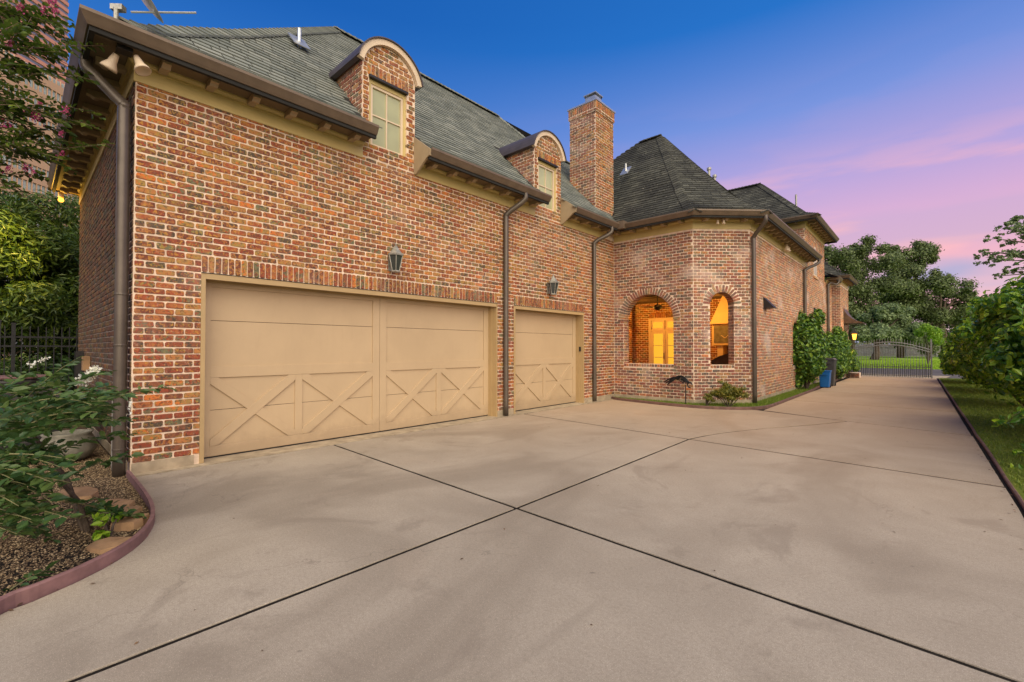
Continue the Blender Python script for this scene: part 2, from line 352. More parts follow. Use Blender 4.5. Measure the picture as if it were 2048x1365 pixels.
def ground_mat(name, a, b, c3, s=3):
    m, nt, p, out = M_(name); pos = geo_pos(nt)
    c = mix(nt, rng(nt, noise(nt, s, 6, .7, pos), .3, .7), a, b); c = mix(nt, rng(nt, noise(nt, s*18, 3, .6, pos), .45, .75, 0, .7), c, c3)
    nt.links.new(c, p.inputs['Base Color']); p.inputs['Roughness'].default_value = .95; p.inputs['Specular IOR Level'].default_value = .15
    bump(nt, p, noise(nt, s*25, 4, .7, pos), .9, .02); return m
m_lawn = ground_mat('lawn_ground', (.20,.34,.03), (.28,.44,.035), (.13,.24,.02), .25)
m_soil = ground_mat('soil', (.075,.05,.032), (.13,.09,.055), (.05,.035,.02), 4)
m_mossgrass = ground_mat('mossy_ground', (.13,.18,.02), (.21,.26,.035), (.18,.15,.07), 5)
m_road = plain('road_asphalt', (.10,.085,.075), .9, 0, .2, 1)
def shingle_mat(name, stops, stain, stainc, light=0):
    m, nt, p, out = M_(name); r = rnd_out(nt); pos = geo_pos(nt)
    rp = ramp(nt, stops, 'LINEAR'); nt.links.new(r, rp.inputs[0])
    c = mix(nt, rng(nt, noise(nt, .7, 4, .6, geo_pos(nt, (1, 1, .8)), .3), .40, .68, 0, stain), rp.outputs[0], stainc)
    c = mix(nt, rng(nt, noise(nt, 140, 3, .6, pos), .4, .7, 0, .4), c, tuple(x*.5 for x in stops[0][1]))
    if light: c = mix(nt, rng(nt, noise(nt, 7, 5, .75, geo_pos(nt, (1, 1, .5))), .62, .72, 0, light), c, (.42,.40,.33))
    nt.links.new(c, p.inputs['Base Color']); p.inputs['Roughness'].default_value = .9; p.inputs['Specular IOR Level'].default_value = .2
    bump(nt, p, noise(nt, 120, 3, .6, pos), .4, .004); return m
m_shing = shingle_mat('grey_green_shingle', [(0, (.155,.17,.15)), (.5, (.215,.23,.20)), (1, (.28,.29,.25))], .22, (.15,.16,.145))
m_shingd = shingle_mat('dark_stained_shingle', [(0, (.055,.056,.048)), (.5, (.080,.081,.068)), (1, (.12,.12,.098))], .85, (.026,.026,.026), .8)
m_under = plain('roof_felt', (.02,.019,.017), .95)

# ================================================================== bricks
BL, BH, PIT, CRS = .185, .0668, .202, .0813
CAMP = np.array([0, 0, 1.5])
FWD = np.array([-math.sin(R(YAW)), math.cos(R(YAW)), 0]); RGT = np.array([math.cos(R(YAW)), math.sin(R(YAW)), 0])
def in_view(P, N):
    d = P-CAMP; w = d@FWD
    if w <= .3: return 0
    if abs((d@RGT)/w) > 1.13 or abs(d[2]/w) > .80: return 0
    c = -(d/np.linalg.norm(d))@N
    return max(0, c)/w**2
def protos(k=6):
    out = []
    for i in range(k):
        rg = np.random.default_rng(100+i); V = []
        cx, cz = .06, .18
        for y, ix, iz in ((0, 0, 0), (.82, 0, 0), (1, .02, .055)):
            a = .5-ix; b = .5-iz
            for x, z in ((-a+cx, -b), (a-cx, -b), (a, -b+cz), (a, b-cz), (a-cx, b), (-a+cx, b), (-a, b-cz), (-a, -b+cz)):
                V.append((x+rg.normal(0, .010), y, z+rg.normal(0, .026)))
        F = []
        for r in (0, 8):
            for j in range(8): F.append((r+j, r+(j+1) % 8, r+8+(j+1) % 8, r+8+j))
        tri = [(16, 17, 20, 21), (17, 18, 19, 20), (16, 21, 22, 23)]
        out.append((np.array(V), F+tri))
    return out
PROTO = protos()
def brick_mesh(i, mat):
    V, F = PROTO[i]; return raw_mesh('brick', V, F, mat)
WALLS = []      # dict(parent, mat, rec list)
def new_wall(parent, mat):
    w = dict(parent=parent, mat=mat, rec=[]); WALLS.append(w); return w
def rec(w, P, U, N, L=BL, H=BH, al=0, D=.05, proud=.009):
    w['rec'].append((np.array(P, float), np.array(U, float), np.array(N, float), L, H, al, D, proud))
def rows(w, O, U, N, u0, u1, z0, z1, holes=(), D=.045, phase=0, clip=None, quoin=True):
    """running bond on a vertical face. holes: functions z -> (a,b) or None. clip: z -> (a,b) allowed"""
    O = np.array(O, float); U = np.array(U, float); N = np.array(N, float)
    i = int(round((z0-.13)/CRS)); z = .13+i*CRS
    while z+CRS*.6 < z1:
        zm = z+CRS/2; iv = [(u0, u1)]
        if clip:
            a, b = clip(zm); iv = [(max(u0, a), min(u1, b))]
        for h in holes:
            q = h(zm)
            if q:
                nv = []
                for a, b in iv:
                    if q[1] <= a or q[0] >= b: nv.append((a, b)); continue
                    if q[0] > a: nv.append((a, q[0]))
                    if q[1] < b: nv.append((q[1], b))
                iv = nv
        off = (PIT/2 if i % 2 else 0)+phase
        hh = min(BH, z1-z-.006)
        for a, b in iv:
            if b-a < .03: continue
            k = math.floor((a-u0-off)/PIT)
            edges = []
            while u0+off+k*PIT < b:
                s = max(a, u0+off+k*PIT+.006+random.uniform(-.004, .004)); e = min(b, u0+off+(k+1)*PIT-.007+random.uniform(-.005, .004)); k += 1
                if e-s > .035: edges.append((s, e))
            for s, e in edges:
                P = O+U*((s+e)/2); P[2] = z+.006+hh/2+random.uniform(-.002, .002)
                rec(w, P, U, N, e-s, hh*random.uniform(.92, 1.04), random.gauss(0, .009), D, .009+random.uniform(-.004, .004))
        z += CRS; i += 1
def soldiers(w, O, U, N, u0, u1, z0, h=.195, pit=.0775, D=.05):
    O = np.array(O, float); U = np.array(U, float)
    n = max(1, round((u1-u0)/pit)); pt = (u1-u0)/n
    for k in range(n):
        P = O+U*(u0+(k+.5)*pt); P[2] = z0+h/2
        rec(w, P, U, N, h-.008, pt-.012, math.pi/2+random.gauss(0, .012), D, .010+random.uniform(-.003, .004))
def voussoirs(w, O, U, N, uc, zs, r, h=.2, a0=0, a1=math.pi, D=.05, pit=.078):
    O = np.array(O, float); U = np.array(U, float); n = round((a1-a0)*(r+h*.4)/pit)
    for k in range(n):
        a = a0+(k+.5)*(a1-a0)/n; P = O+U*(uc+math.cos(a)*(r+h/2)); P[2] = zs+math.sin(a)*(r+h/2)
        rec(w, P-(U*math.cos(a)+np.array([0,0,1.])*math.sin(a))*.008, U, N, h+.006, (a1-a0)*(r+h*.45)/n-.016, a, D, .012)
def mat_of(P, U, N, L, H, al, D, proud):
    Z = np.array([0, 0, 1.]); X = U*math.cos(al)+Z*math.sin(al); Zz = -U*math.sin(al)+Z*math.cos(al)
    if np.dot(np.cross(U, N), Z) < 0: pass
    return X*L, N*D, Zz*H, P-N*(D-proud)
def finish_bricks():
    allr = []
    for wi, w in enumerate(WALLS):
        for ri, r_ in enumerate(w['rec']):
            s = in_view(r_[0], r_[2])*r_[3]*r_[4]; allr.append((s, wi, ri))
    allr.sort(reverse=True); solo = {(wi, ri) for s, wi, ri in allr[:300] if s > 0}
    cache = {}
    for wi, w in enumerate(WALLS):
        V = []; F = []; A = []; base = 0
        for ri, r_ in enumerate(w['rec']):
            X, Y, Z, T = mat_of(*r_); k = random.randrange(len(PROTO))
            if (wi, ri) in solo:
                key = (k, w['mat'].name)
                if key not in cache: cache[key] = brick_mesh(k, w['mat'])
                o = bpy.data.objects.new('brick', cache[key]); COL.objects.link(o); o.parent = w['parent']
                T2 = T-np.array(WL[w['parent']])
                o.matrix_basis = Matrix(((X[0], Y[0], Z[0], T2[0]), (X[1], Y[1], Z[1], T2[1]), (X[2], Y[2], Z[2], T2[2]), (0, 0, 0, 1)))
            else:
                P, Fp = PROTO[k]
                V.append(P[:, :1]*X+P[:, 1:2]*Y+P[:, 2:]*Z+T); F.append(np.array(Fp)+base); base += len(P); A += [random.random()]*len(Fp)
        if V:
            V = np.concatenate(V); F = np.concatenate(F); c = V.mean(0)
            me = np_mesh('brick', V-c, F, w['mat'], A); o = link('brick', me, w['parent'], c); o['kind'] = 'stuff'
    for w in WALLS: pass

# ================================================================== roofs
SHING = []
def shingle_face(parent, mat, E, U, V, prof, lo, hi, skip=None, ex=.14, wd=.30, under=True, step_t=.016):
    """E eave origin xy, U along eave, V inward (2D unit), prof [(d,z)], lo(d), hi(d) u-limits"""
    E = np.array([*E, 0.]); U = np.array([*U, 0.]); V = np.array([*V, 0.]); Z = np.array([0, 0, 1.])
    sl = [0]
    for (d0, z0), (d1, z1) in zip(prof, prof[1:]): sl.append(sl[-1]+math.hypot(d1-d0, z1-z0))
    ds = [p[0] for p in prof]; zs = [p[1] for p in prof]
    def at(s): return float(np.interp(s, sl, ds)), float(np.interp(s, sl, zs))
    out = []; n = int(sl[-1]/ex)
    for i in range(n):
        s = i*ex; d, z = at(s); d2, z2 = at(min(s+ex*.93, sl[-1])); S = (V*(d2-d)+Z*(z2-z)); h = np.linalg.norm(S); S /= h
        N = np.cross(U, S); N = N if N[2] > 0 else -N
        a, b = lo(d), hi(d)
        a2, b2 = lo(d2), hi(d2)
        u = a-random.random()*wd
        while u < b:
            w_ = wd*random.uniform(.72, 1.25); s0 = max(u, a); e0 = min(u+w_, b); u += w_
            if e0-s0 < .03: continue
            P = E+U*((s0+e0)/2)+V*d+Z*z
            if skip and skip(P): continue
            # clip upper corners along hips
            out.append((P, U*(e0-s0-.016), S*h, N*(step_t*random.uniform(.8, 1.25)), N))
    SHING.append(dict(parent=parent, mat=mat, rec=out))
def under_face(mb, E, U, V, prof, lo, hi, dmin=0, nseg=8):
    E = np.array([*E, 0.]); U = np.array([*U, 0.]); V = np.array([*V, 0.]); Z = np.array([0, 0, 1.])
    ds = [p[0] for p in prof]; zs = [p[1] for p in prof]
    dd = sorted(set([dmin]+[d for d in ds if d > dmin]+list(np.linspace(dmin, ds[-1], nseg))))
    pr = None
    for d in dd:
        z = float(np.interp(d, ds, zs)); p = (E+U*lo(d)+V*d+Z*z, E+U*max(hi(d), lo(d)+.001)+V*d+Z*z)
        if pr is not None: mb.add([pr[0], pr[1], p[1], p[0]], [(0, 1, 2, 3)])
        pr = p
def finish_shingles():
    allr = []
    for wi, w in enumerate(SHING):
        for ri, (P, X, Y, T, N) in enumerate(w['rec']):
            allr.append((in_view(P, N)*np.linalg.norm(X), wi, ri))
    allr.sort(reverse=True); solo = {(wi, ri) for s, wi, ri in allr[:300] if s > 0}
    PV = np.array([(-.5,0,0),(.5,0,0),(.5,1,0),(-.5,1,0),(-.5,0,1),(.5,0,1),(.5,1,.15),(-.5,1,.15)], float)
    PF = [(0,3,2,1),(4,5,6,7),(0,1,5,4),(1,2,6,5),(2,3,7,6),(3,0,4,7)]; cache = {}
    for wi, w in enumerate(SHING):
        V = []; F = []; A = []; base = 0
        for ri, (P, X, Y, T, N) in enumerate(w['rec']):
            if (wi, ri) in solo:
                if w['mat'].name not in cache: cache[w['mat'].name] = raw_mesh('shingle', PV, PF, w['mat'])
                o = bpy.data.objects.new('shingle', cache[w['mat'].name]); COL.objects.link(o); o.parent = w['parent']
                T2 = P-np.array(WL[w['parent']])
                o.matrix_basis = Matrix(((X[0], Y[0], T[0], T2[0]), (X[1], Y[1], T[1], T2[1]), (X[2], Y[2], T[2], T2[2]), (0, 0, 0, 1)))
            else:
                V.append(PV[:, :1]*X+PV[:, 1:2]*Y+PV[:, 2:]*T+P); F.append(np.array(PF)+base); base += 8; A += [random.random()]*6
        if V:
            V = np.concatenate(V); F = np.concatenate(F); c = V.mean(0)
            o = link('shingle', np_mesh('shingle', V-c, F, w['mat'], A), w['parent'], c); o['kind'] = 'stuff'
CAPMESH = {}
def caps(parent, mat, pts, side, w=.17, step=.15, lift=.012):
    """ridge/hip cap pieces along a 3D polyline, saddle-shaped; side = drop of wings"""
    pts = [Vector(p) for p in pts]; L = [0]
    for a, b in zip(pts, pts[1:]): L.append(L[-1]+(b-a).length)
    if mat.name not in CAPMESH:
        V = []; 
        for y, t in ((-.1, .03), (.12, .0)):
            for x, z in ((-1, -side), (0, 0), (1, -side)): V.append((x*w, y, z*w+t))
        for y, t in ((-.1, .005), (.12, -.02)):
            for x, z in ((-1, -side), (0, 0), (1, -side)): V.append((x*w, y, z*w+t))
        F = [(0,1,4,3),(1,2,5,4),(6,9,10,7),(7,10,11,8),(0,6,7,1),(1,7,8,2),(0,3,9,6),(2,8,11,5),(3,4,10,9),(4,5,11,10)]
        CAPMESH[mat.name] = raw_mesh('ridge_cap', V, F, mat)
    n = int(L[-1]/step)
    for i in range(n):
        s = (i+.5)*step; k = max(j for j in range(len(L)) if L[j] <= s); k = min(k, len(pts)-2)
        t = (s-L[k])/(L[k+1]-L[k]); P = pts[k].lerp(pts[k+1], t); D = (pts[k+1]-pts[k]).normalized()
        X = D.cross(Vector((0, 0, 1))).normalized(); N = X.cross(D)
        o = bpy.data.objects.new('ridge_cap', CAPMESH[mat.name]); COL.objects.link(o); o.parent = parent
        T = P+N*lift-WL[parent]
        o.matrix_basis = Matrix(((X[0], D[0], N[0], T[0]), (X[1], D[1], N[1], T[1]), (X[2], D[2], N[2], T[2]), (0, 0, 0, 1)))

# ================================================================== leaves
def leaf_cloud(name, P, size, mat, parent=None, aspect=.45, up=.35, N=None, nv=4, droop=0, kind='stuff', wvar=.35, loc=None):
    n = len(P); rg = RNG
    if N is None: N = rg.normal(size=(n, 3))
    else: N = N+rg.normal(size=(n, 3))*.55
    N[:, 2] += up; N /= np.linalg.norm(N, axis=1)[:, None]
    A = rg.normal(size=(n, 3)); A[:, 2] -= droop; A -= N*(A*N).sum(1)[:, None]; A /= np.linalg.norm(A, axis=1)[:, None]
    B = np.cross(N, A); s = size*(1+rg.uniform(-wvar, wvar, n))[:, None]
    if nv == 4:
        V = np.stack([P-A*s*.5, P+B*s*aspect*.5+N*s*.06, P+A*s*.5, P-B*s*aspect*.5+N*s*.06], 1).reshape(-1, 3)
        F = np.arange(n*4).reshape(n, 4); attr = rg.random(n)
    else:
        a5 = s*aspect*.5
        V = np.stack([P-A*s*.5, P-A*s*.15+B*a5+N*s*.07, P+A*s*.22+B*a5*.8+N*s*.06, P+A*s*.5-N*s*.08, P+A*s*.22-B*a5*.8+N*s*.06, P-A*s*.15-B*a5+N*s*.07], 1).reshape(-1, 3)
        i = np.arange(n)[:, None]*6
        F = np.concatenate([i+np.array([0, 1, 2, 3]), i+np.array([0, 3, 4, 5])], 1).reshape(-1, 4); attr = np.repeat(rg.random(n), 2)
    c = P.mean(0) if loc is None else np.array(loc, float)
    o = link(name, np_mesh(name, V-c, F, mat, attr), parent, c)
    if kind: o['kind'] = kind
    return o
def clump_pts(clumps, n, shell=.55, jit=.20):
    """clumps [(x,y,z,rx,ry,rz)], returns points and outward normals"""
    C = np.array(clumps, float); vol = (C[:, 3]*C[:, 4]*C[:, 5])**(2/3); k = RNG.choice(len(C), n, p=vol/vol.sum())
    D = RNG.normal(size=(n, 3)); D /= np.linalg.norm(D, axis=1)[:, None]
    r = (shell+(1-shell)*RNG.random(n))**(1.0); r = np.minimum(r*(1+jit*RNG.normal(size=n)), 1.45)
    return C[k, :3]+D*C[k, 3:]*r[:, None], D
def blob_clumps(c, r, n, rr=(.25, .4), low=-.7):
    out = []
    while len(out) < n:
        d = RNG.normal(size=3); d /= np.linalg.norm(d)
        if d[2] < low: continue
        q = RNG.uniform(.45, .95); s = RNG.uniform(*rr)
        out.append((c[0]+d[0]*r[0]*q, c[1]+d[1]*r[1]*q, c[2]+d[2]*r[2]*q, r[0]*s, r[1]*s, r[2]*s*.75))
    return out
def branches(base, targets, r0, r1, wig=.12, split=.45, n=7, seed=0):
    rg = random.Random(seed); mb = MB(); base = Vector(base)
    for t in targets:
        t = Vector(t); mid = base.lerp(t, split); mid.z = base.z+(t.z-base.z)*(split+.15)
        pts = []; L = (t-base).length
        for i in range(7):
            s = i/6; p = base.lerp(mid, s*2) if s < .5 else mid.lerp(t, (s-.5)*2)
            if 0 < i < 6: p = p+Vector((rg.gauss(0, 1), rg.gauss(0, 1), rg.gauss(0, .6)))*wig*L*.1
            pts.append(p)
        mb.tube(pts, [r0+(r1-r0)*(i/6)**.7 for i in range(7)], n)
    return mb

# ================================================================== SETTING
def pgon(name, pts, z, mat, kind='structure', thick=0, parent=None):
    mb = MB()
    if thick: mb.prism([(x, y, z-thick) for x, y in pts], (0, 0, thick))
    else: mb.add([(x, y, z) for x, y in pts], [tuple(range(len(pts)))])
    o = mb.build(name, mat, parent); 
    if kind: o['kind'] = kind
    return o
g = MB()
g.add([(-900,-300,-.08),(900,-300,-.08),(900,31.6,-.08),(-900,31.6,-.08)], [(0,1,2,3)])
g.build('ground', m_soil)['kind'] = 'structure'
g = MB(); g.add([(-900,46,-.06),(900,46,-.06),(900,1200,-.06),(-900,1200,-.06)], [(0,1,2,3)]); g.build('lawn', m_lawn)['kind'] = 'structure'
g = MB(); g.add([(-900,31.5,-.05),(900,31.5,-.05),(900,46.2,-.05),(-900,46.2,-.05)], [(0,1,2,3)]); g.build('road', m_road)['kind'] = 'structure'
# --- driveway with separate slabs
LCURB = [(-3.0,-.9),(-3.55,-.32),(-3.91,-.04),(-3.98,.10),(-4.1,.30),(-4.3,.52),(-4.55,.68),(-4.9,.80),(-5.3,.86),(-5.8,.885),(-6.4,.895),(-6.93,.90)]
def curve(pts, n=6):
    out = []
    P = [Vector(p) for p in [pts[0]]+list(pts)+[pts[-1]]]
    for i in range(1, len(P)-2):
        for k in range(n):
            t = k/n; a, b, c, d = P[i-1], P[i], P[i+1], P[i+2]
            out.append(tuple(.5*((2*b)+(c-a)*t+(2*a-5*b+4*c-d)*t*t+(3*b-a-3*c+d)*t**3)))
    out.append(tuple(P[-2])); return out
LC = curve(LCURB, 4)
BED = curve([(-7.0,12.05),(-6.63,11.86),(-5.67,11.68),(-4.6,11.58),(-3.85,11.72),(-3.3,12.1),(-3.02,12.7),(-2.98,13.6),(-2.99,15.2),(-3.0,16.9),(-3.02,18.7),(-3.1,20.8),(-3.15,24),(-3.2,27.9)], 4)
dw = pgon('driveway', [(-9,-6),(4,-6),(1.6,31.5),(-3.2,31.5),(-3.2,12),(-7.25,12.2),(-7.25,.95),(-4.5,.95)], -.009, m_joint)
def slab(pts, gap=.019):
    P = [Vector((p[0], p[1])) for p in pts]; n = len(P); area = sum(P[i].x*P[(i+1) % n].y-P[(i+1) % n].x*P[i].y for i in range(n))
    if area < 0: P.reverse()
    off = []
    for i in range(n):
        a, b, c = P[i-1], P[i], P[(i+1) % n]; d0 = (b-a).normalized(); d1 = (c-b).normalized()
        n0 = Vector((-d0.y, d0.x)); n1 = Vector((-d1.y, d1.x)); m = (n0+n1).normalized(); off.append(b+m*gap/max(.4, m.dot(n0)))
    Q = []
    for i in range(n):
        a, b = off[i], off[(i+1) % n]; L = (b-a).length; k = max(1, int(L/.12)); nn = Vector((-(b-a).y, (b-a).x)).normalized()
        for j in range(k): Q.append(a.lerp(b, j/k)+nn*abs(random.gauss(0, .0022)))
    mb = MB(); top = [(q.x, q.y, 0) for q in Q]; low = [(q.x, q.y, -.009) for q in Q]; m = len(Q)
    cen = sum((q for q in Q), Vector((0, 0)))/m; inner = [(q.x+(cen.x-q.x)*.003/max(.5,(cen-q).length), q.y+(cen.y-q.y)*.003/max(.5,(cen-q).length), .0) for q in Q]
    top = [(t[0], t[1], -.002) for t in top]
    mb.add(low+top+inner, [tuple(2*m+i for i in range(m))]+[(i, (i+1) % m, m+(i+1) % m, m+i) for i in range(m)]+[(m+i, m+(i+1) % m, 2*m+(i+1) % m, 2*m+i) for i in range(m)])
    mb.build('slab', m_conc, dw)
def RX(y): return .63-.012*(y-6)      # right edge of the drive
def l1(x): return 3.05-.042*(x-.6)
def l2(x): return 7.26-.085*(x-.56)
def l3(x): return 11.12-.30*(x-.5) if x > -3.2 else 12.2
apr = -6.86
curveJ = curve([(-2.94,7.555),(-2.75,8.4),(-2.3,9.5),(-1.7,10.6),(-1.25,11.62)], 3)
lc_in = [(x+.03, y-.02) for x, y in LC]
nearL = [p for p in lc_in if p[0] > -6.8]
slab([(-2.86,-5.5)]+[(-3.02,-5.5)]+[p for p in nearL]+[(apr,.93),(apr,l1(apr)),(-2.87,l1(-2.87)),(-2.87,-1)])
slab([(-2.87,-5.5),(2.2,-5.5),(1.2,0),(RX(3),l1(RX(3))),(-2.87,l1(-2.87))])
slab([(apr,l1(apr)),(-2.87,l1(-2.87)),(-2.94,l2(-2.94)-.018),(apr,l2(apr)-.018)])
slab([(-2.87,l1(-2.87)),(RX(3),l1(RX(3))),(RX(7),l2(RX(7))-.018),(-2.94,l2(-2.94)-.018)])
bedA = [p for p in BED if p[1] < 12.3 and p[0] < -2.9]
slab([(apr,l2(apr)),(-2.94,l2(-2.94))]+curveJ[1:]+[(-3.08,12.22)]+[(p[0], p[1]-.02) for p in bedA[::-1] if -6.75 < p[0] < -3.2]+[(-6.86,11.95)], .022)
slab([(-2.94,l2(-2.94)),(RX(7),l2(RX(7))),(RX(11),l3(RX(11)))]+curveJ[::-1][:-1], .022)
ys = [None, 15.15, 19.1, 23.1, 27.1, 31.4]
prev = [(-3.0,12.28),(-1.25,11.62),(RX(11),l3(RX(11)))]
for y in ys[1:]:
    slab([prev[0]]+prev[1:]+[(RX(y), y-.08),(-3.02, y+.1)], .034); prev = [(-3.02, y+.1),(RX(y), y-.08)]
# concrete sill strip along the garage wall
sill = MB(); sill.box((-7.42,.93,-.008),(apr-.012,12.2,.006)); sill.build('garage_apron', m_found, dw)
# beds
gp = [(-30,-8),(-3.6,-8),(-2.95,-1.0)]+LC+[(-7.0,.93),(-30,.93)]
gravel = pgon('gravel_bed', gp, -.015, m_soil)
bedp = [(p[0]-.02, p[1]+.02) for p in BED]+[(-3.5,27.9),(-3.5,13.3),(-4.62,12.2),(-7,12.2)]
pgon('garden_bed', bedp, .03, m_mossgrass, thick=.06)
pgon('side_yard', [(.70,-6),(40,-6),(40,31.4),(.35,31.4),(.60,12),(.66,6)], .015, m_mossgrass, thick=.05)
# street strip outside the gate
pgon('gate_apron', [(-3.6,31.5),(.6,31.5),(.9,34.5),(-3.9,34.5)], -.01, m_found)

# --- edging
cb = MB(); cb.sweep([(x, y) for x, y in LC[:26]], [(-.018,-.03),(.018,-.03),(.018,.075),(.008,.085),(-.010,.085),(-.018,.075)])
o = cb.build('curb_edging', m_curb); tag(o, 'mauve painted concrete edging curving round the gravel bed at lower left', 'edging')
cb2 = MB(); cb2.sweep([(x, y) for x, y in LC[25:]], [(-.015,-.03),(.015,-.03),(.015,.075),(-.015,.075)]); 
o = cb2.build('curb_edging', m_curb); tag(o, 'straight end of mauve edging meeting the garage corner downpipe', 'edging')
cb = MB(); cb.sweep([(x, y) for x, y in BED], [(-.02,-.03),(.025,-.03),(.025,.06),(.01,.07),(-.02,.07)])
tag(cb.build('bed_edging', m_edge), 'brown edging around the narrow bed at the foot of the arcaded brick corner', 'edging')
cb = MB(); pts = [(RX(y)+.035+random.uniform(-.008,.008), y) for y in np.arange(31, -5, -.9)]
cb.sweep(pts[::-1], [(-.014,-.03),(.014,-.03),(.014,.025),(0,.035),(-.014,.025)])
tag(cb.build('drive_edging', m_edge), 'long dark red-brown edging along the right side of the driveway', 'edging')

# ================================================================== HOUSE
house = empty('brick_house', (-7, 6.5, 0), 'long red brick house with double and single garage, arched dormers and slate-look roofs', 'house')
# ---- wall bodies (mortar)
def yz(poly, x0, x1): # polygon in (y,z) extruded between x0..x1
    return [(x0, y, z) for y, z in poly], (x1-x0, 0, 0)
D1 = (1.62, 7.15, 2.49); D2 = (7.69, 10.56, 2.49)
wall = MB()
TOP = 4.98
for poly in ([(.93,0),(D1[0],0),(D1[0],TOP),(.93,TOP)], [(D1[0],D1[2]),(D1[1],D1[2]),(D1[1],TOP),(D1[0],TOP)], [(D1[1],0),(D2[0],0),(D2[0],TOP),(D1[1],TOP)],
             [(D2[0],D2[2]),(D2[1],D2[2]),(D2[1],TOP),(D2[0],TOP)], [(D2[1],0),(12.22,0),(12.22,TOP),(D2[1],TOP)]):
    wall.prism(*yz(poly, -7.26, -7.0))
wf = wall.build('wall', m_mortar, house); wf['label'] = 'red brick garage wall facing the driveway'
B = new_wall(wf, m_brick)
UY = (0, 1, 0); UX = (1, 0, 0); NX = (1, 0, 0); NY = (0, -1, 0)
O = (-7, 0, 0)
def rect(a, b, z0, z1): return lambda z: (a, b) if z0 < z < z1 else None
SZ = 2.495
holes = [rect(D1[0], D1[1], 0, SZ+.205), rect(D2[0], D2[1], 0, SZ+.205)]
rows(B, O, UY, NX, .94, 12.2, .13, 4.74, holes)
soldiers(B, O, UY, NX, D1[0], D1[1], SZ+.004, .225); soldiers(B, O, UY, NX, D2[0], D2[1], SZ+.004, .225)
# foundation
for a, b in ((.94, D1[0]-.06), (D1[1]+.01, D2[0]-.01), (D2[1]+.03, 12.2)): fd = MB(); fd.box((-7.2,a,0),(-6.985,b,.13)); fd.build('foundation', m_found, house)
# side wall (facing -Y)
sw = MB(); sw.box((-14,.93,0),(-7.262,1.2,TOP)); wside = sw.build('wall', m_mortar_shade, house); wside['label'] = 'dark shaded brick end wall at far left'
m_brick_shade = brick_mat('brick_painted_shade', [(a, (c[0]*.35+.025, c[1]*.42+.025, c[2]*.5+.02)) for a, c in BST], 0, .4, .1)  # brick palette darkened: the end wall's shade is put into the colour
BS = new_wall(wside, m_brick_shade); rows(BS, (0,.93,0), UX, NY, -13.98, -7.01, .13, 4.74, [rect(-8.02, -7.62, .0, 1.45)])
fd = MB(); fd.box((-14,.915,0),(-7.2,1.1,.13)); fd.build('foundation', m_found, house)
nc = MB(); nc.box((-8.0,.90,.35),(-7.64,.96,1.42)); nc.build('meter_recess', m_darkmetal, house)
ew = MB(); ew.box((-14,1.2,0),(-13.8,20,TOP)); ew.build('wall', m_mortar_shade, house)
# ---- pavilion walls with arches
PZ = 4.98
def arch_wall(mb, O, U, N, L, top, openings, th):
    """openings: (a,b,z0,zs) semicircular head; pieces extruded inward by th"""
    O = Vector(O); U = Vector(U); N = Vector(N); d = -N*th
    def P(u, z): return O+U*u+Vector((0, 0, z))
    u = 0
    for a, b, z0, zs in openings:
        mb.prism([P(u, 0), P(a, 0), P(a, top), P(u, top)], d); mb.prism([P(a, 0), P(b, 0), P(b, z0), P(a, z0)], d)
        c = (a+b)/2; r = (b-a)/2; n = 20; A = [math.pi*(1-k/n) for k in range(n+1)]
        for k in range(n):
            p0 = P(c+r*math.cos(A[k]), zs+r*math.sin(A[k])); p1 = P(c+r*math.cos(A[k+1]), zs+r*math.sin(A[k+1]))
            q0 = P(c+r*math.cos(A[k]), top); q1 = P(c+r*math.cos(A[k+1]), top); mb.prism([p0, p1, q1, q0], d)
        u = b
    mb.prism([P(u, 0), P(L, 0), P(L, top), P(u, top)], d)
def arch_hole(a, b, z0, zs, out):
    c = (a+b)/2; r = (b-a)/2
    def f(z):
        if z < z0-.09 or z > zs+r+out: return None
        if z < z0: return (a, b)
        if z < zs: return (a, b)
        q = math.sqrt(max(0, (r+out)**2-(z-zs)**2)); return (c-q, c+q)
    return f
TH = .30
# left face: from (-7,12.22) to (-4.62,12.22)
pv = MB(); A1 = (.32, 1.84, 1.06, 2.30); arch_wall(pv, (-7,12.22,0), UX, NY, 2.38, PZ, [A1], TH)
wp1 = pv.build('wall', m_mortar, house); wp1['label'] = 'brick pavilion wall with the wide lit arch'
Bp = new_wall(wp1, m_brick2)
rows(Bp, (-7,12.22,0), UX, NY, .01, 2.375, .13, 4.66, [arch_hole(*A1, .20)])
voussoirs(Bp, (-7,12.22,0), UX, NY, (A1[0]+A1[1])/2, A1[3], (A1[1]-A1[0])/2, .195, D=TH)
soldiers(Bp, (-7,12.22,0), UX, NY, A1[0], A1[1], A1[2]-.085, .08, .078)
# reveals
rows(Bp, (-7+A1[0],12.22,0), UY, NX, .01, TH, A1[2], A1[3], D=.03); rows(Bp, (-7+A1[1],12.22,0), UY, (-1,0,0), .01, TH, A1[2], A1[3], D=.03)
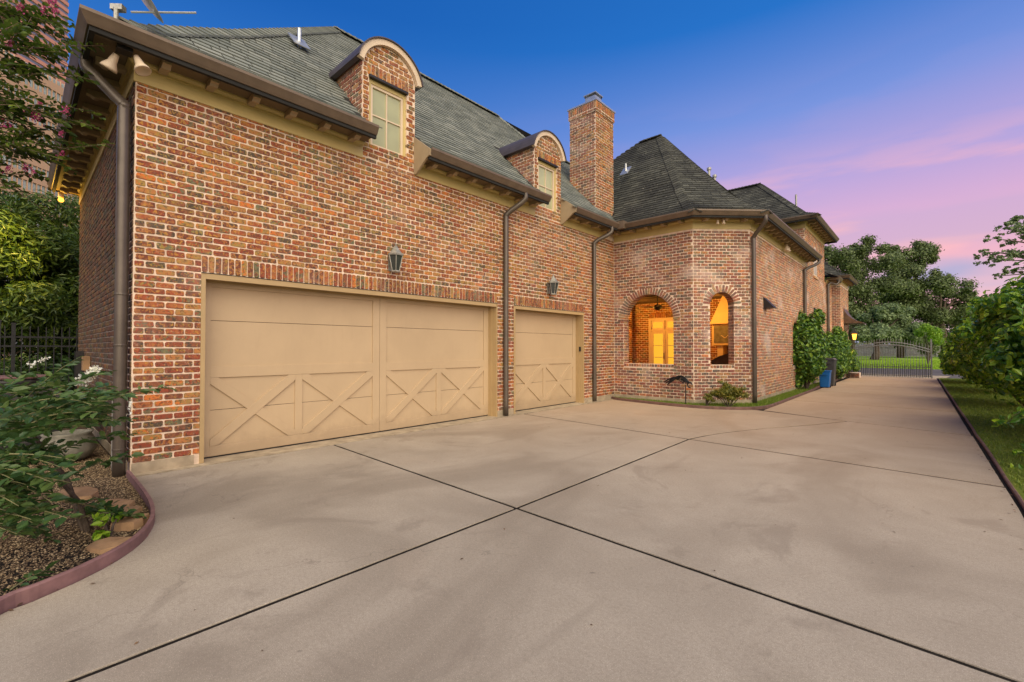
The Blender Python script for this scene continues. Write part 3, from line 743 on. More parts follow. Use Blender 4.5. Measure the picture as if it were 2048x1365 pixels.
# chamfer face
s2 = math.sqrt(.5); UC = (s2, s2, 0); NC = (s2, -s2, 0); CL = math.hypot(1.11, 1.11)
A2 = (CL/2-.33, CL/2+.33, 1.06, 2.69)
pv = MB(); arch_wall(pv, (-4.62,12.22,0), UC, NC, CL, PZ, [A2], TH); wp2 = pv.build('wall', m_mortar, house); wp2['label'] = 'chamfered brick corner with the narrow arch'
Bc = new_wall(wp2, m_brick2)
rows(Bc, (-4.62,12.22,0), UC, NC, .01, CL-.005, .13, 4.66, [arch_hole(*A2, .20)])
voussoirs(Bc, (-4.62,12.22,0), UC, NC, CL/2, A2[3], .33, .195, D=TH); soldiers(Bc, (-4.62,12.22,0), UC, NC, A2[0], A2[1], A2[2]-.085, .08, .078)
oa = Vector((-4.62,12.22,0))+Vector(UC)*A2[0]; ob = Vector((-4.62,12.22,0))+Vector(UC)*A2[1]
rows(Bc, oa, (-s2, s2, 0), UC, .01, TH, A2[2], A2[3], D=.03); rows(Bc, ob, (-s2, s2, 0), (-s2,-s2,0), .01, TH, A2[2], A2[3], D=.03)
# long east wall
EX = -3.51
lw = MB(); A3 = (18.45-13.33, 19.15-13.33, .9, 2.1)
arch_wall(lw, (EX,13.33,0), UY, NX, 20.8-13.33, PZ, [A3], TH); wl = lw.build('wall', m_mortar, house); wl['label'] = 'long pale brick wall running along the driveway'
Bl = new_wall(wl, m_brick3)
rows(Bl, (EX,13.33,0), UY, NX, .01, 7.46, .13, 4.66, [arch_hole(*A3, .2)]); voussoirs(Bl, (EX,13.33,0), UY, NX, (A3[0]+A3[1])/2, A3[3], .35, .195)
gw = MB(); gw.box((EX-.2,18.42,.88),(EX-.16,19.18,2.5)); wo = gw.build('window', m_cream, house)
gw = MB(); gw.box((EX-.158,18.5,.95),(EX-.15,19.1,2.1)); gw.build('pane', m_blind, wo)
fd = MB(); fd.sweep([(-7,12.22),(-4.62,12.22),(EX,13.33),(EX,25.2)], [(-.1,0),(.018,0),(.018,.13),(-.1,.13)]); fd.build('foundation', m_found, house)
# tower
TW = (20.8, 25.25, 6.40)
tw = MB(); tw.box((-9,TW[0]+.002,0),(EX,TW[1],TW[2]+.15)); wtw = tw.build('wall', m_mortar, house); wtw['label'] = 'taller brick block beyond the long wall'
Bt = new_wall(wtw, m_brick3)
A4 = (22.55, 23.35, 4.55, 5.45)
rows(Bt, (EX,0,0), UY, NX, TW[0]+.01, TW[1], .13, 6.24, [arch_hole(*A4, .2)]); voussoirs(Bt, (EX,0,0), UY, NX, 22.95, A4[3], .4, .195)
rows(Bt, (0,TW[0],0), UX, NY, -8.0, EX-.005, 4.9, 6.24)
def arch_poly(a, b, z0, zs, n=14):
    c = (a+b)/2; r = (b-a)/2; return [(a, z0), (b, z0)]+[(c+r*math.cos(math.pi*k/n), zs+r*math.sin(math.pi*k/n)) for k in range(n+1)]
aw = MB(); P_, d_ = yz(arch_poly(A4[0], A4[1], A4[2], A4[3]), EX, EX+.006); aw.prism(P_, d_); wo = aw.build('window', m_cream, house)
aw = MB(); P_, d_ = yz(arch_poly(A4[0]+.09, A4[1]-.09, A4[2]+.09, A4[3]), EX+.004, EX+.010); aw.prism(P_, d_); aw.build('pane', m_blind, wo)
sl = MB(); sl.box((EX, A4[0]-.06, A4[2]-.09),(EX+.05, A4[1]+.06, A4[2])); sl.build('sill', m_brick3, wo)
# lower wing with pier
lp = MB(); lp.box((-8,25.25,0),(EX,27.4,4.6)); w5 = lp.build('wall', m_mortar, house); B5 = new_wall(w5, m_brick3); rows(B5, (EX,0,0), UY, NX, 25.26, 27.4, .13, 4.6)
lp = MB(); lp.box((-8,27.4,0),(-3.15,30.3,4.7)); w6 = lp.build('wall', m_mortar, house); w6['label'] = 'far brick entrance bay with the awning'
B6 = new_wall(w6, m_brick2); rows(B6, (0,27.4,0), UX, NY, -3.52, -3.155, .13, 4.65); B6b = new_wall(w6, m_brick3); rows(B6b, (-3.15,0,0), UY, NX, 27.41, 30.28, .13, 4.65, [rect(28.5,29.8,0,2.7)])
dd = MB(); dd.box((-3.2,28.5,.1),(-3.135,29.8,2.7)); dd.build('side_door', m_jamb, house)

# ---- eaves: frieze, crown, soffit, fascia, gutter, brackets
def eaves(path, z, ov=.5, gut=True, label=None, brk=.48, ends=(0, 0), skipb=None, gpath=None):
    fr = MB(); fr.sweep(path, [(-.02,z-.27),(.022,z-.27),(.022,z-.10),(.035,z-.10),(.035,z-.075),(.05,z-.075),(.075,z-.045),(.075,z-.02),(-.02,z-.02)]); fr.build('frieze', m_trim, house)
    sf = MB(); sf.sweep(path, [(.0,z-.025),(ov-.10,z-.025),(ov-.10,z-.06),(ov-.075,z-.06),(ov-.075,z+.08),(.0,z+.08)]); sf.build('soffit', m_soffit, house)
    if gut:
        fs = MB(); fs.sweep(gpath or path, [(ov-.10,z-.085),(ov-.052,z-.085),(ov-.052,z-.036),(ov-.10,z-.036)]); fs.build('shadow_strip', m_under, house)  # black strip painting in the shadow line below the gutter
        gt = MB(); gt.sweep(gpath or path, [(ov-.073,z-.035),(ov-.035,z-.035),(ov-.015,z-.005),(ov+.005,z+.03),(ov+.02,z+.055),(ov+.03,z+.07),(ov+.03,z+.105),(ov+.018,z+.105),(ov+.012,z+.09),(ov-.073,z+.09)])
        g_ = gt.build('gutter', m_gutter, house)
        if label: g_['label'] = label
    for (x0, y0), (x1, y1) in zip(path, path[1:]):
        L = math.hypot(x1-x0, y1-y0); dx, dy = (x1-x0)/L, (y1-y0)/L; nx, ny = dy, -dx; n = max(1, round((L-.1)/brk))
        for k in range(n):
            s = (k+.5)*L/n; cx, cy = x0+dx*s, y0+dy*s
            if skipb and skipb(cx, cy): continue
            prof = [(.06,z-.026),(ov-.16,z-.026),(ov-.16,z-.085),(ov-.20,z-.095),(ov-.235,z-.12),(ov-.27,z-.12),(ov-.30,z-.09),(.06,z-.10)]
            mb = MB(); mb.prism([(cx+nx*o-dx*.045, cy+ny*o-dy*.045, zz) for o, zz in prof], (dx*.09, dy*.09, 0)); mb.build('bracket', m_bracket, house)
GZ = 4.985
eaves([(-14,.93),(-7,.93),(-7,3.9)], GZ, label='bronze gutter turning the front left corner')
eaves([(-7,4.96),(-7,8.45)], GZ); eaves([(-7,9.52),(-7,11.70)], GZ)
eaves([(-6.99,12.22),(-4.62,12.22),(EX,13.33),(EX,21.15)], GZ, gpath=[(-6.56,12.22),(-4.62,12.22),(EX,13.33),(EX,21.15)], label='bronze gutter round the pavilion and long wall')
eaves([(-8.5,TW[0]),(EX,TW[0]),(EX,TW[1]),(-6,TW[1])], 6.50)
eaves([(EX,25.76),(EX,26.9)], 4.75); eaves([(-3.5,27.4),(-3.15,27.4),(-3.15,30.4)], 4.95, .42)
# gutter end blocks by the dormers
for y in (4.96, 9.52):
    mb = MB(); mb.prism([(-7,y-.02,z) if False else (x, y-.025, z) for x, z in ((-7.0,4.72),(-6.93,4.72),(-6.62,4.93),(-6.52,4.96),(-6.50,5.06),(-7.0,5.43),(-7.4,5.85),(-7.4,4.9))], (0,.04,0)); mb.build('gutter_end_panel', m_bracket, house)
mb = MB(); mb.box((-6.57,11.62,4.93),(-6.35,11.84,5.15)); mb.build('rain_diverter', m_gutter, house)
# ---- downspouts
def downspout(pts, r=.056, label=None):
    mb = MB(); mb.tube(curve3(pts), r, 14); o = mb.build('downspout', m_pipe, house, smooth=True)
    if label: o['label'] = label
    x, y, z1 = pts[-2]; z0 = pts[-1][2]
    for zc in (z1-.03, z0+1.55, z0+.32):
        c = MB(); c.lathe((x, y, zc), [(r+.004,-.012),(r+.006,0),(r+.004,.012)], 14); c.build('pipe_collar', m_pipe, o)
def curve3(pts, n=6):
    P = [Vector(p) for p in [pts[0]]+list(pts)+[pts[-1]]]; out = []
    for i in range(1, len(P)-2):
        for k in range(n):
            t = k/n; a, b, c, d = P[i-1], P[i], P[i+1], P[i+2]
            out.append(.5*((2*b)+(c-a)*t+(2*a-5*b+4*c-d)*t*t+(3*b-a-3*c+d)*t**3))
    out.append(P[-2]); return out
def ds(top, bx, by, zb=.03, r=.056, label=None, zt=4.42):
    tx, ty, tz = top
    pts = [(tx,ty,tz),(tx,ty,tz-.13),(tx+(bx-tx)*.25,ty+(by-ty)*.25,tz-.24),(tx+(bx-tx)*.75,ty+(by-ty)*.75,zt+.16),(bx,by,zt+.04),(bx,by,zt-.15),(bx,by,(zt+zb)/2),(bx,by,zb)]
    downspout(pts, r, label)
ds((-7.32,.52,4.97), -7.075,.835, -.01, .062, 'thick round downpipe at the garage front left corner', 4.36)
ds((-6.58,7.62,4.97), -6.925,7.36, .02, .058, 'downpipe between the two garage doors')
ds((-6.58,11.36,4.95), -6.925,11.0, .03, .055, 'downpipe right of the single garage door')
ds((-3.08,13.12,4.97), -3.42,13.32, .05, .055, 'downpipe at the chamfered corner')
ds((-3.08,20.95,4.97), -3.43,20.25, .05, .055, 'downpipe at the far end of the long wall')
ds((-3.08,26.1,4.75), -3.43,25.7, .05, .055)
# ---- roof garage wing
roofg = MB()
PG = [(0,5.05),(.5,5.41),(1.57,6.52),(4.0,9.24)]
def lo_g(d): return .43+d*4.67/4
def hi_g(d):
    if d <= 3.1: return 11.75+d
    return float(np.interp(d, [3.1,3.3,4.0], [14.3,11.5,10.75]))
roofo_m = MB(); under_face(roofo_m, (-6.5,0), (0,1), (-1,0), PG, lo_g, hi_g, .95)
for a, b in ((None, 3.9), (4.97, 8.45), (9.52, None)):
    under_face(roofo_m, (-6.5,0), (0,1), (-1,0), [(0,5.05),(.5,5.41),(.95,float(np.interp(.95,[.5,1.57],[5.41,6.52])))], (lambda d, a=a: lo_g(d) if a is None else a), (lambda d, b=b: hi_g(d) if b is None else b), 0, 2)
under_face(roofo_m, (-6.5,.43), (1,0), (0,1), [(d*4.67/4, z) for d, z in PG], lambda d: -8+d*4/4.67, lambda d: -d*4/4.67)
under_face(roofo_m, (-14.5,0), (0,1), (1,0), PG, lo_g, lambda d: 14)
rg_ = roofo_m.build('roof', m_under, house); rg_['label'] = 'grey-green shingled hip roof over the garage'
def skipg(P):
    x, y, z = P
    for a, b in ((3.9, 4.97), (8.45, 9.52)):
        if a-.02 < y < b+.02 and z < 6.75: return True
    if 11.7 < y < 12.75 and -8.25 < x < -7.25: return True
    return False
shingle_face(rg_, m_shing, (-6.5,0), (0,1), (-1,0), PG, lo_g, hi_g, skipg)
hipg = [(-6.5-d, lo_g(d), float(np.interp(d, [q[0] for q in PG], [q[1] for q in PG]))+.01) for d in (.3,.5,1.57,4.0)]
caps(rg_, m_shing, hipg, .55); caps(rg_, m_shing, [(-10.5,5.1,9.25),(-10.5,10.75,9.25)], .8); 
# connector ridge
caps(rg_, m_shing, [(-10.5,10.75,9.25),(-9.8,11.5,8.47),(-9.6,14.3,8.24)], .6)
# ---- pavilion roof
PD = 4.12; PP = [(0,5.05),(.45,5.30),(1.2,5.98),(PD,9.32)]
roofp = MB()
ap = (-7.15, 15.87)
def lo_p(d): return -6.5-d if d < 3.1 else float(np.interp(d, [3.1, PD], [-9.5,-7.98]))
def hi_p(d): return -4.37+(ap[0]+4.37)*d/PD
fp = ((0,11.74), (1,0), (0,1), PP, lo_p, hi_p)
CDt = 4.886; PC = [(d*CDt/PD, z) for d, z in PP]
uap = (Vector((ap[0]+4.37, ap[1]-11.74))).dot(Vector((s2, s2)))
CE = math.hypot(1.34, 1.34)
fc = ((-4.37,11.74), (s2,s2), (-s2,s2), PC, lambda d: uap*d/CDt, lambda d: CE+(uap-CE)*d/CDt)
fe = ((-3.03,0), (0,1), (-1,0), PP, lambda d: 13.08+(ap[1]-13.08)*d/PD, lambda d: 21.2+(ap[1]+.4-21.2)*d/PD)
fb = ((0,21.2), (1,0), (0,-1), [(0,5.0),(5.2,9.2)], lambda d: -7.9, lambda d: -3.05-d*.8)
for fce in (fp, fc, fe, fb): under_face(roofp, *fce)
rp_ = roofp.build('roof', m_under, house); rp_['label'] = 'dark stained hipped roof over the pavilion'
for fce in (fp, fc, fe): shingle_face(rp_, m_shingd, *fce, skip=lambda P: (11.7 < P[1] < 12.75 and -8.25 < P[0] < -7.25), ex=.145, wd=.3, step_t=.020)
caps(rp_, m_shingd, [(hi_p(d), 11.74+d, z+.01) for d, z in PP], .45); caps(rp_, m_shingd, [(-3.03-d, fe[4](d), z+.01) for d, z in PP], .45)
caps(rp_, m_shingd, [(-7.15,15.87,9.33),(-7.98,15.87,9.33)], .6)
# ---- tower roof
roft = MB(); TPf = [(0,6.57),(.5,6.80),(2.85,9.12)]
ft1 = ((0,20.3), (1,0), (0,1), TPf, lambda d: -9.2, lambda d: -3.03-d*2.62/2.85)
ft2 = ((-3.03,0), (0,1), (-1,0), [(d*2.62/2.85, z) for d, z in TPf], lambda d: 20.3+d*2.85/2.62, lambda d: 25.75-d*2.6/2.62)
for fce in (ft1, ft2): under_face(roft, *fce)
rt_ = roft.build('roof', m_under, house); rt_['label'] = 'dark hipped roof of the taller far block'
shingle_face(rt_, m_shingd, *ft1, ex=.145, wd=.3, step_t=.020); shingle_face(rt_, m_shingd, *ft2, ex=.145, wd=.3, step_t=.020)
caps(rt_, m_shingd, [(ft1[5](d), 20.3+d, z+.01) for d, z in TPf], .45); caps(rt_, m_shingd, [(-5.65,23.15,9.14),(-9.2,23.15,9.14)], .6)
# ---- small far roofs
rl = MB(); LPf = [(0,5.02),(.4,5.2),(2.2,6.9)]
fl1 = ((0,26.95), (1,0), (0,1), LPf, lambda d: -6, lambda d: -2.7-d); fl2 = ((-2.7,0), (0,1), (-1,0), LPf, lambda d: 26.95+d, lambda d: 30.9-d*.8)
fl3 = ((-3.03,0), (0,1), (-1,0), [(0,4.82),(.4,5.0),(2.2,6.6)], lambda d: 25.3, lambda d: 27.2)
for fce in (fl1, fl2, fl3): under_face(rl, *fce)
rl_ = rl.build('roof', m_under, house)
for fce in (fl1, fl2, fl3): shingle_face(rl_, m_shingd, *fce, ex=.145, wd=.3)

# ---- dormers
def dormer(y0, y1, wy0, wy1, label):
    d = link('dormer', None, house, (-7, (y0+y1)/2, 5.0)); d['label'] = label
    yc = (y0+y1)/2; hw = (y1-y0)/2; zs = 6.40; rise = .41
    Rr = (hw*hw+rise*rise)/(2*rise); zc = zs+rise-Rr; a_ = math.asin(hw/Rr)
    arc = [(yc+Rr*math.sin(a_*(1-2*k/16)), zc+Rr*math.cos(a_*(1-2*k/16))) for k in range(17)]
    xb = -8.95
    body = MB()
    # jambs, lintel/gable and sides
    for q in ([(y0,4.97),(wy0,4.97),(wy0,6.17),(y0,6.17)], [(wy1,4.97),(y1,4.97),(y1,6.17),(wy1,6.17)], [(y0,6.17),(y1,6.17)]+arc):
        body.prism(*yz(q, -7.25, -7.0))
    body.box((xb,y0,4.97),(-7.251,y0+.12,zs)); body.box((xb,y1-.12,4.97),(-7.251,y1,zs))
    dw_ = body.build('dormer_wall', m_mortar, d)
    Bd = new_wall(d, m_brick)
    hol = [lambda z: (wy0, wy1) if 4.98 < z < 6.17 else None]
    rows(Bd, O, UY, NX, y0+.008, y1-.008, 4.74, 6.165, hol)
    soldiers(Bd, O, UY, NX, wy0-.04, wy1+.04, 6.19, .195)
    rows(Bd, O, UY, NX, y0+.01, y1-.01, 6.17, 6.42, [lambda z: (wy0-.045, wy1+.045)])
    def clipf(z):
        q = math.sqrt(max(0, (Rr-.02)**2-(z-zc)**2)) if z > zs-.05 else hw; return (yc-min(q, hw)+.01, yc+min(q, hw)-.01)
    rows(Bd, O, UY, NX, y0, y1, 6.39, zs+rise-.03, clip=clipf)
    m_bd = m_brick2
    Bs = new_wall(d, m_bd); rows(Bs, (0,y0,0), UX, NY, xb, -7.005, 5.0, 6.44)
    # barrel roof, overhanging, with cream face band
    Ro = Rr+.0; n = 18; ov = .07; ra = a_+.05
    def arcp(r, x): return [(x, yc+r*math.sin(ra*(1-2*k/n)), zc+r*math.cos(ra*(1-2*k/n))) for k in range(n+1)]
    def shell(r0, r1, x0, x1):
        mb = MB(); a = arcp(r0, x0); b = arcp(r1, x0); c = arcp(r0, x1); e = arcp(r1, x1); m = n+1; F = []
        for k in range(n): F += [(k, k+1, m+k+1, m+k), (2*m+k+1, 2*m+k, 3*m+k, 3*m+k+1), (k+1, k, 2*m+k, 2*m+k+1), (m+k, m+k+1, 3*m+k+1, 3*m+k)]
        F += [(0, m, 3*m, 2*m), (n, 2*m+n, 3*m+n, m+n)]
        return mb.add(a+b+c+e, F)
    shell(Ro+.005, Ro+.105, -7.0, -6.93).build('face_trim', m_cream, d)
    shell(Ro+.106, Ro+.126, -9.3, -6.90).build('barrel_roof', m_dormroof, d)
    shell(Ro+.045, Ro+.105, -9.3, -7.002).build('roof_edge', m_dormroof, d)
    # window
    fl = MB(); fl.box((-7.02,wy0-.01,6.145),(-6.955,wy1+.01,6.185)); fl.build('flashing', m_darkmetal, d)
    fr = MB(); X0, X1 = -7.10, -7.03; za, zb = 4.93, 6.145; cw = .05
    fr.box((X0,wy0,za),(X1,wy0+cw,zb)); fr.box((X0,wy1-cw,za),(X1,wy1,zb)); fr.box((X0,wy0+cw,zb-cw-.02),(X1,wy1-cw,zb)); fr.box((X0,wy0+cw,za),(X1,wy1-cw,za+.07))
    fr.build('window_frame', m_trim, d)
    sa = MB(); a, b = wy0+cw, wy1-cw; zc0, zc1 = za+.07, zb-.07; s = .045
    sa.box((-7.09,a,zc0),(-7.045,a+s,zc1)); sa.box((-7.09,b-s,zc0),(-7.045,b,zc1)); sa.box((-7.09,a+s,zc1-s),(-7.045,b-s,zc1)); sa.box((-7.09,a+s,zc0),(-7.045,b-s,zc0+s))
    sa.build('sash', m_cream, d)
    mt = MB(); mt.box((-7.085,(a+b)/2-.011,zc0+s),(-7.055,(a+b)/2+.011,zc1-s)); zm = (zc0+zc1)/2+.02; mt.box((-7.084,a+s,zm-.011),(-7.056,(a+b)/2-.0115,zm+.011)); mt.box((-7.084,(a+b)/2+.0115,zm-.011),(-7.056,b-s,zm+.011)); mt.build('muntin', m_cream, d)
    for ya, yb in ((a+s, (a+b)/2), ((a+b)/2, b-s)):
        for z0, z1 in ((zc0+s, zm), (zm, zc1-s)):
            p_ = MB(); p_.box((-7.083,ya+.002,z0+.002),(-7.075,yb-.002,z1-.002)); p_.build('pane', m_blind, d)
dormer(3.90, 4.96, 4.02, 4.78, 'near arched dormer')
dormer(8.44, 9.52, 8.58, 9.34, 'far arched dormer')
# ---- chimney
CX0, CX1, CY0, CY1, CZ = -8.25, -7.3, 11.7, 12.72, 9.0
ch = MB(); ch.box((CX0,CY0,5.0),(CX1,CY1,CZ)); chm = ch.build('chimney', m_mortar, house)
Bch = new_wall(chm, m_brick2); Bch2 = new_wall(chm, m_brick)
rows(Bch, (0,CY0,0), UX, NY, CX0, CX1-.006, 5.3, 8.66); rows(Bch2, (CX1,0,0), UY, NX, CY0, CY1, 5.0, 8.66)
def rows_s(B_, O_, U_, N_, u0, u1, z, h): soldiers(B_, O_, U_, N_, u0, u1, z, h)
rows_s(Bch, (0,CY0-.03,0), UX, NY, CX0-.03, CX1+.03, 8.76, .2); rows_s(Bch2, (CX1+.03,0,0), UY, NX, CY0-.03, CY1+.03, 8.76, .2)
rows(Bch, (0,CY0-.03,0), UX, NY, CX0-.03, CX1+.03, 8.66, 8.745); rows(Bch2, (CX1+.03,0,0), UY, NX, CY0-.03, CY1+.03, 8.66, 8.745)
cc = MB(); cc.box((CX0-.03,CY0-.03,8.66),(CX1+.03,CY1+.03,8.97)); cc.build('corbel', m_mortar, chm)
cc = MB(); cc.box((CX0-.06,CY0-.06,8.975),(CX1+.06,CY1+.06,9.02)); cc.build('chimney_crown', m_zinc, chm)
cp = MB(); ccx, ccy = CX1-.30, CY0+.34
cp.obox((ccx,ccy,9.16),.36,.36,.22); cp.build('flue_cap', m_zinc, chm)
cp = MB(); cp.obox((ccx,ccy,9.34),.44,.44,.03); cp.build('cap_lid', m_zinc, chm)
for sx in (-1,1):
    for sy in (-1,1): cp = MB(); cp.obox((ccx+sx*.18,ccy+sy*.18,9.30),.025,.025,.06); cp.build('cap_leg', m_darkmetal, chm)
# ---- vents
def vent(x, y, z, h, r, mat, flash=True, hat=False):
    mb = MB(); mb.tube([(x,y,z-.1),(x,y,z+h)], r, 10)
    if hat: mb.lathe((x,y,z+h), [(r*1.7,-.06),(r*1.7,.04),(r*.9,.07)], 10)
    if flash: mb.add([(x-.16,y-.18,z-.14),(x-.16,y+.18,z-.14),(x+.18,y+.18,z-.14-.0),(x+.18,y-.18,z-.14)], [(0,1,2,3)]) if False else None
    o = mb.build('vent_pipe', mat, house, smooth=False)
    if flash:
        f = MB(); f.prism([(x-.15,y-.15,z+.03+.16),(x+.15,y-.15,z+.03-.16),(x+.15,y+.15,z+.03-.16),(x-.15,y+.15,z+.03+.16)], (.01,0,.012)); f.build('vent_flashing', mat, o)
vent(-8.6,3.5,7.2,.28,.035,m_zinc)
for vx, vy, vz in ((-7.5,13.9,7.52),):
    mb = MB(); mb.tube([(vx,vy,vz-.1),(vx,vy,vz+.25)], .035, 10); mb.build('vent_pipe', m_zinc, house)
    f = MB(); f.prism([(vx-.15,vy-.15,vz-.16),(vx+.15,vy-.15,vz-.16),(vx+.15,vy+.15,vz+.17),(vx-.15,vy+.15,vz+.17)], (0,-.01,.012)); f.build('vent_flashing', m_zinc, house)
for x, y, z, h in ((-7.5,21.9,9.2,.75),(-7.5,22.65,9.2,.62),(-7.3,23.9,8.9,.35),(-7.5,38.3,11.6,.9)): 
    if y < 30: vent(x, y, z, h, .06, m_lanternmetal, False, True)
vent(-4.3,23.6,8.0,.42,.04,m_lanternmetal,False)

# ---- garage doors
def gdoor(yl, yr, secs, o0, o1, label):
    """yl..yr door leaf, o0,o1 opening, secs list of (ya,ymid0,ymid1,yb) X-brace sections"""
    XD = -7.235; d = link('garage_door', None, house, (XD, (yl+yr)/2, 0)); d['label'] = label
    zt = 2.42; seams = [.02, .655, 1.22, 1.885, zt]
    for z0, z1 in zip(seams, seams[1:]):
        mb = MB(); mb.box((XD-.04,yl,z0+.003),(XD-.012,yr,z1-.003)); mb.build('panel', m_door, d, bevel=.002)
    bk = MB(); bk.box((XD-.08,yl-.05,0),(XD-.045,yr+.05,zt)); bk.build('backing', m_darkmetal, d)
    def board(y0, y1, z0, z1, nm='rail', x=0):
        mb = MB(); mb.box((XD-.0115,y0,z0),(XD+.010+x,y1,z1)); mb.build(nm, m_door, d, bevel=.0015)
    for a, m0, m1, b in secs:
        board(a, b, 2.345, zt-.004); board(a, b, 1.10, 1.25); board(a, b, .03, .17)
        board(m0, m1, .172, 1.098, 'stile')
        for y0, y1 in ((a, m0), (m1, b)):
            z0, z1 = .172, 1.098; w = y1-y0; h = z1-z0; L = math.hypot(w, h); t = .125; cy, cz = (y0+y1)/2, (z0+z1)/2
            for sgn, xx in ((1, .011), (-1, .009)):
                # diagonal board clipped to the rectangle corners
                ty = t/2*L/h; tz = t/2*L/w; ty = min(ty, w*.3); tz = min(tz, h*.3)
                poly = [(y0,z0),(y0+ty,z0),(y1,z1-tz),(y1,z1),(y1-ty,z1),(y0,z0+tz)]
                if sgn < 0: poly = [(y0+y1-y, z) for y, z in poly][::-1]
                if sgn > 0:
                    mb = MB(); mb.prism([(XD-.0112,y,z) for y, z in poly], (.028,0,0)); mb.build('brace', m_door, d, bevel=.0015)
                else:
                    mb = MB(); mb.prism([(XD-.0112,y,z) for y, z in poly], (.0225,0,0)); mb.build('brace', m_door, d, bevel=.0015)
    ed = [yl]+[None]
    edges = [(yl, secs[0][0])]+[(s0[3], s1[0]) for s0, s1 in zip(secs, secs[1:])]+[(secs[-1][3], yr)]
    for i, (a, b) in enumerate(edges):
        if 0 < i < len(edges)-1:
            c = (a+b)/2; board(a, c-.003, .03, zt-.004, 'stile'); board(c+.003, b, .03, zt-.004, 'stile')
        else: board(a, b, .03, zt-.004, 'stile')
    # frame
    fr = MB(); y0, y1, ztp = o0, o1, D1[2]
    fr.prism([(x, y0+.001, 0.007) for x in ()] or [(-7.262,y0,.007),(-6.985,y0,.007),(-6.985,y0+.05,.007),(-7.20,y0+.05,.007),(-7.20,yl+.004,.007),(-7.262,yl+.004,.007)], (0,0,ztp-.007)); fr.build('jamb', m_jamb, d)
    fr = MB(); fr.prism([(-7.262,y1,.007),(-7.262,yr-.004,.007),(-7.222,yr-.004,.007),(-7.222,y1-.045,.007),(-7.12,y1-.045,.007),(-7.12,y1-.03,.007),(-6.985,y1-.03,.007),(-6.985,y1,.007)], (0,0,ztp-.007)); fr.build('jamb', m_jamb, d)
    fr = MB(); fr.prism([(-7.262,o0+.05,ztp-.001),(-6.98,o0+.05,ztp-.001),(-6.98,o0+.05,ztp-.075),(-7.03,o0+.05,ztp-.075),(-7.03,o0+.05,ztp-.055),(-7.20,o0+.05,ztp-.055),(-7.20,o0+.05,ztp-.09),(-7.262,o0+.05,ztp-.09)], (0,o1-o0-.095,0)); fr.build('head_trim', m_jamb, d)
    fl = MB(); fl.box((-7.0,o0,ztp+.001),(-6.972,o1,ztp+.008)); fl.build('flashing', m_darkmetal, d)
    gs = MB(); gs.box((XD-.042,yl,.006),(XD-.01,yr,.022)); gs.build('bottom_seal', m_darkmetal, d)
gdoor(1.685, 7.105, [(1.79,2.92,3.03,4.25),(4.52,5.66,5.78,6.97)], D1[0], D1[1], 'wide double garage door with four crossed braces')
gdoor(7.75, 10.51, [(7.80,8.80,8.92,10.38)] if False else [(7.86,9.06,9.18,10.38)], D2[0], D2[1], 'narrower single garage door with two crossed braces')
kp = MB(); kp.box((-7.119,10.518,1.42),(-7.06,10.505,1.55)); kp.build('keypad', m_darkmetal, house)

# ---- patio interior
ip = MB(); ip.box((-9.3,17.4,0),(-3.82,17.6,3.5)); wi_ = ip.build('wall', m_mortar, house); wi_['label'] = 'inner patio wall with french doors'
Bi = new_wall(wi_, m_brick); rows(Bi, (0,17.4,0), UX, NY, -9.3, -3.83, .13, 3.45, [rect(-8.36,-7.0,0,2.92)]); soldiers(Bi, (0,17.4,0), UX, NY, -8.36, -7.0, 2.72, .2)
ip = MB(); ip.box((-9.3,12.5,0),(-9.1,17.39,3.5)); wj = ip.build('wall', m_mortar, house); Bj = new_wall(wj, m_brick); rows(Bj, (-9.1,0,0), UY, NX, 12.55, 17.38, .13, 3.45)
ip = MB(); ip.box((-9.099,16.1,0),(-8.72,16.6,3.4)); wk = ip.build('patio_pier', m_mortar, house); Bk = new_wall(wk, m_brick); rows(Bk, (0,16.1,0), UX, NY, -9.09, -8.73, .13, 3.35); rows(Bk, (-8.72,0,0), UY, NX, 16.1, 16.6, .13, 3.35)
ip = MB(); ip.prism([(-9.3,12.53,3.5),(-4.80,12.53,3.5),(-3.83,13.5,3.5),(-3.83,17.6,3.5),(-9.3,17.6,3.5)], (0,0,.06)); ip.build('patio_ceiling', m_beam, house)
for k in range(7):
    y = 13.0+k*.68; ip = MB(); ip.box((-9.09,y,3.32),(min(-3.83, y-17.3),y+.13,3.499)); ip.build('ceiling_beam', m_beam, house)
pgon('patio_floor', [(-9.1,12.5),(-4.6,12.5),(-3.83,13.5),(-3.83,17.4),(-9.1,17.4)], .10, m_pal_floor, None, 0, house)
fd_ = link('french_door', None, house, (-7.7,17.38,.1)); fd_['label'] = 'cream double french doors with lit panes and transoms'
def yb(mb, x0, x1, z0, z1, y0=17.33, y1=17.40): return mb.box((x0,y0,z0),(x1,y1,z1))
f = MB(); yb(f,-8.36,-8.26,.1,2.72); yb(f,-7.08,-6.98,.1,2.72); yb(f,-8.26,-7.08,2.62,2.72); yb(f,-8.26,-7.08,2.20,2.26); f.build('door_frame', m_cream, fd_)
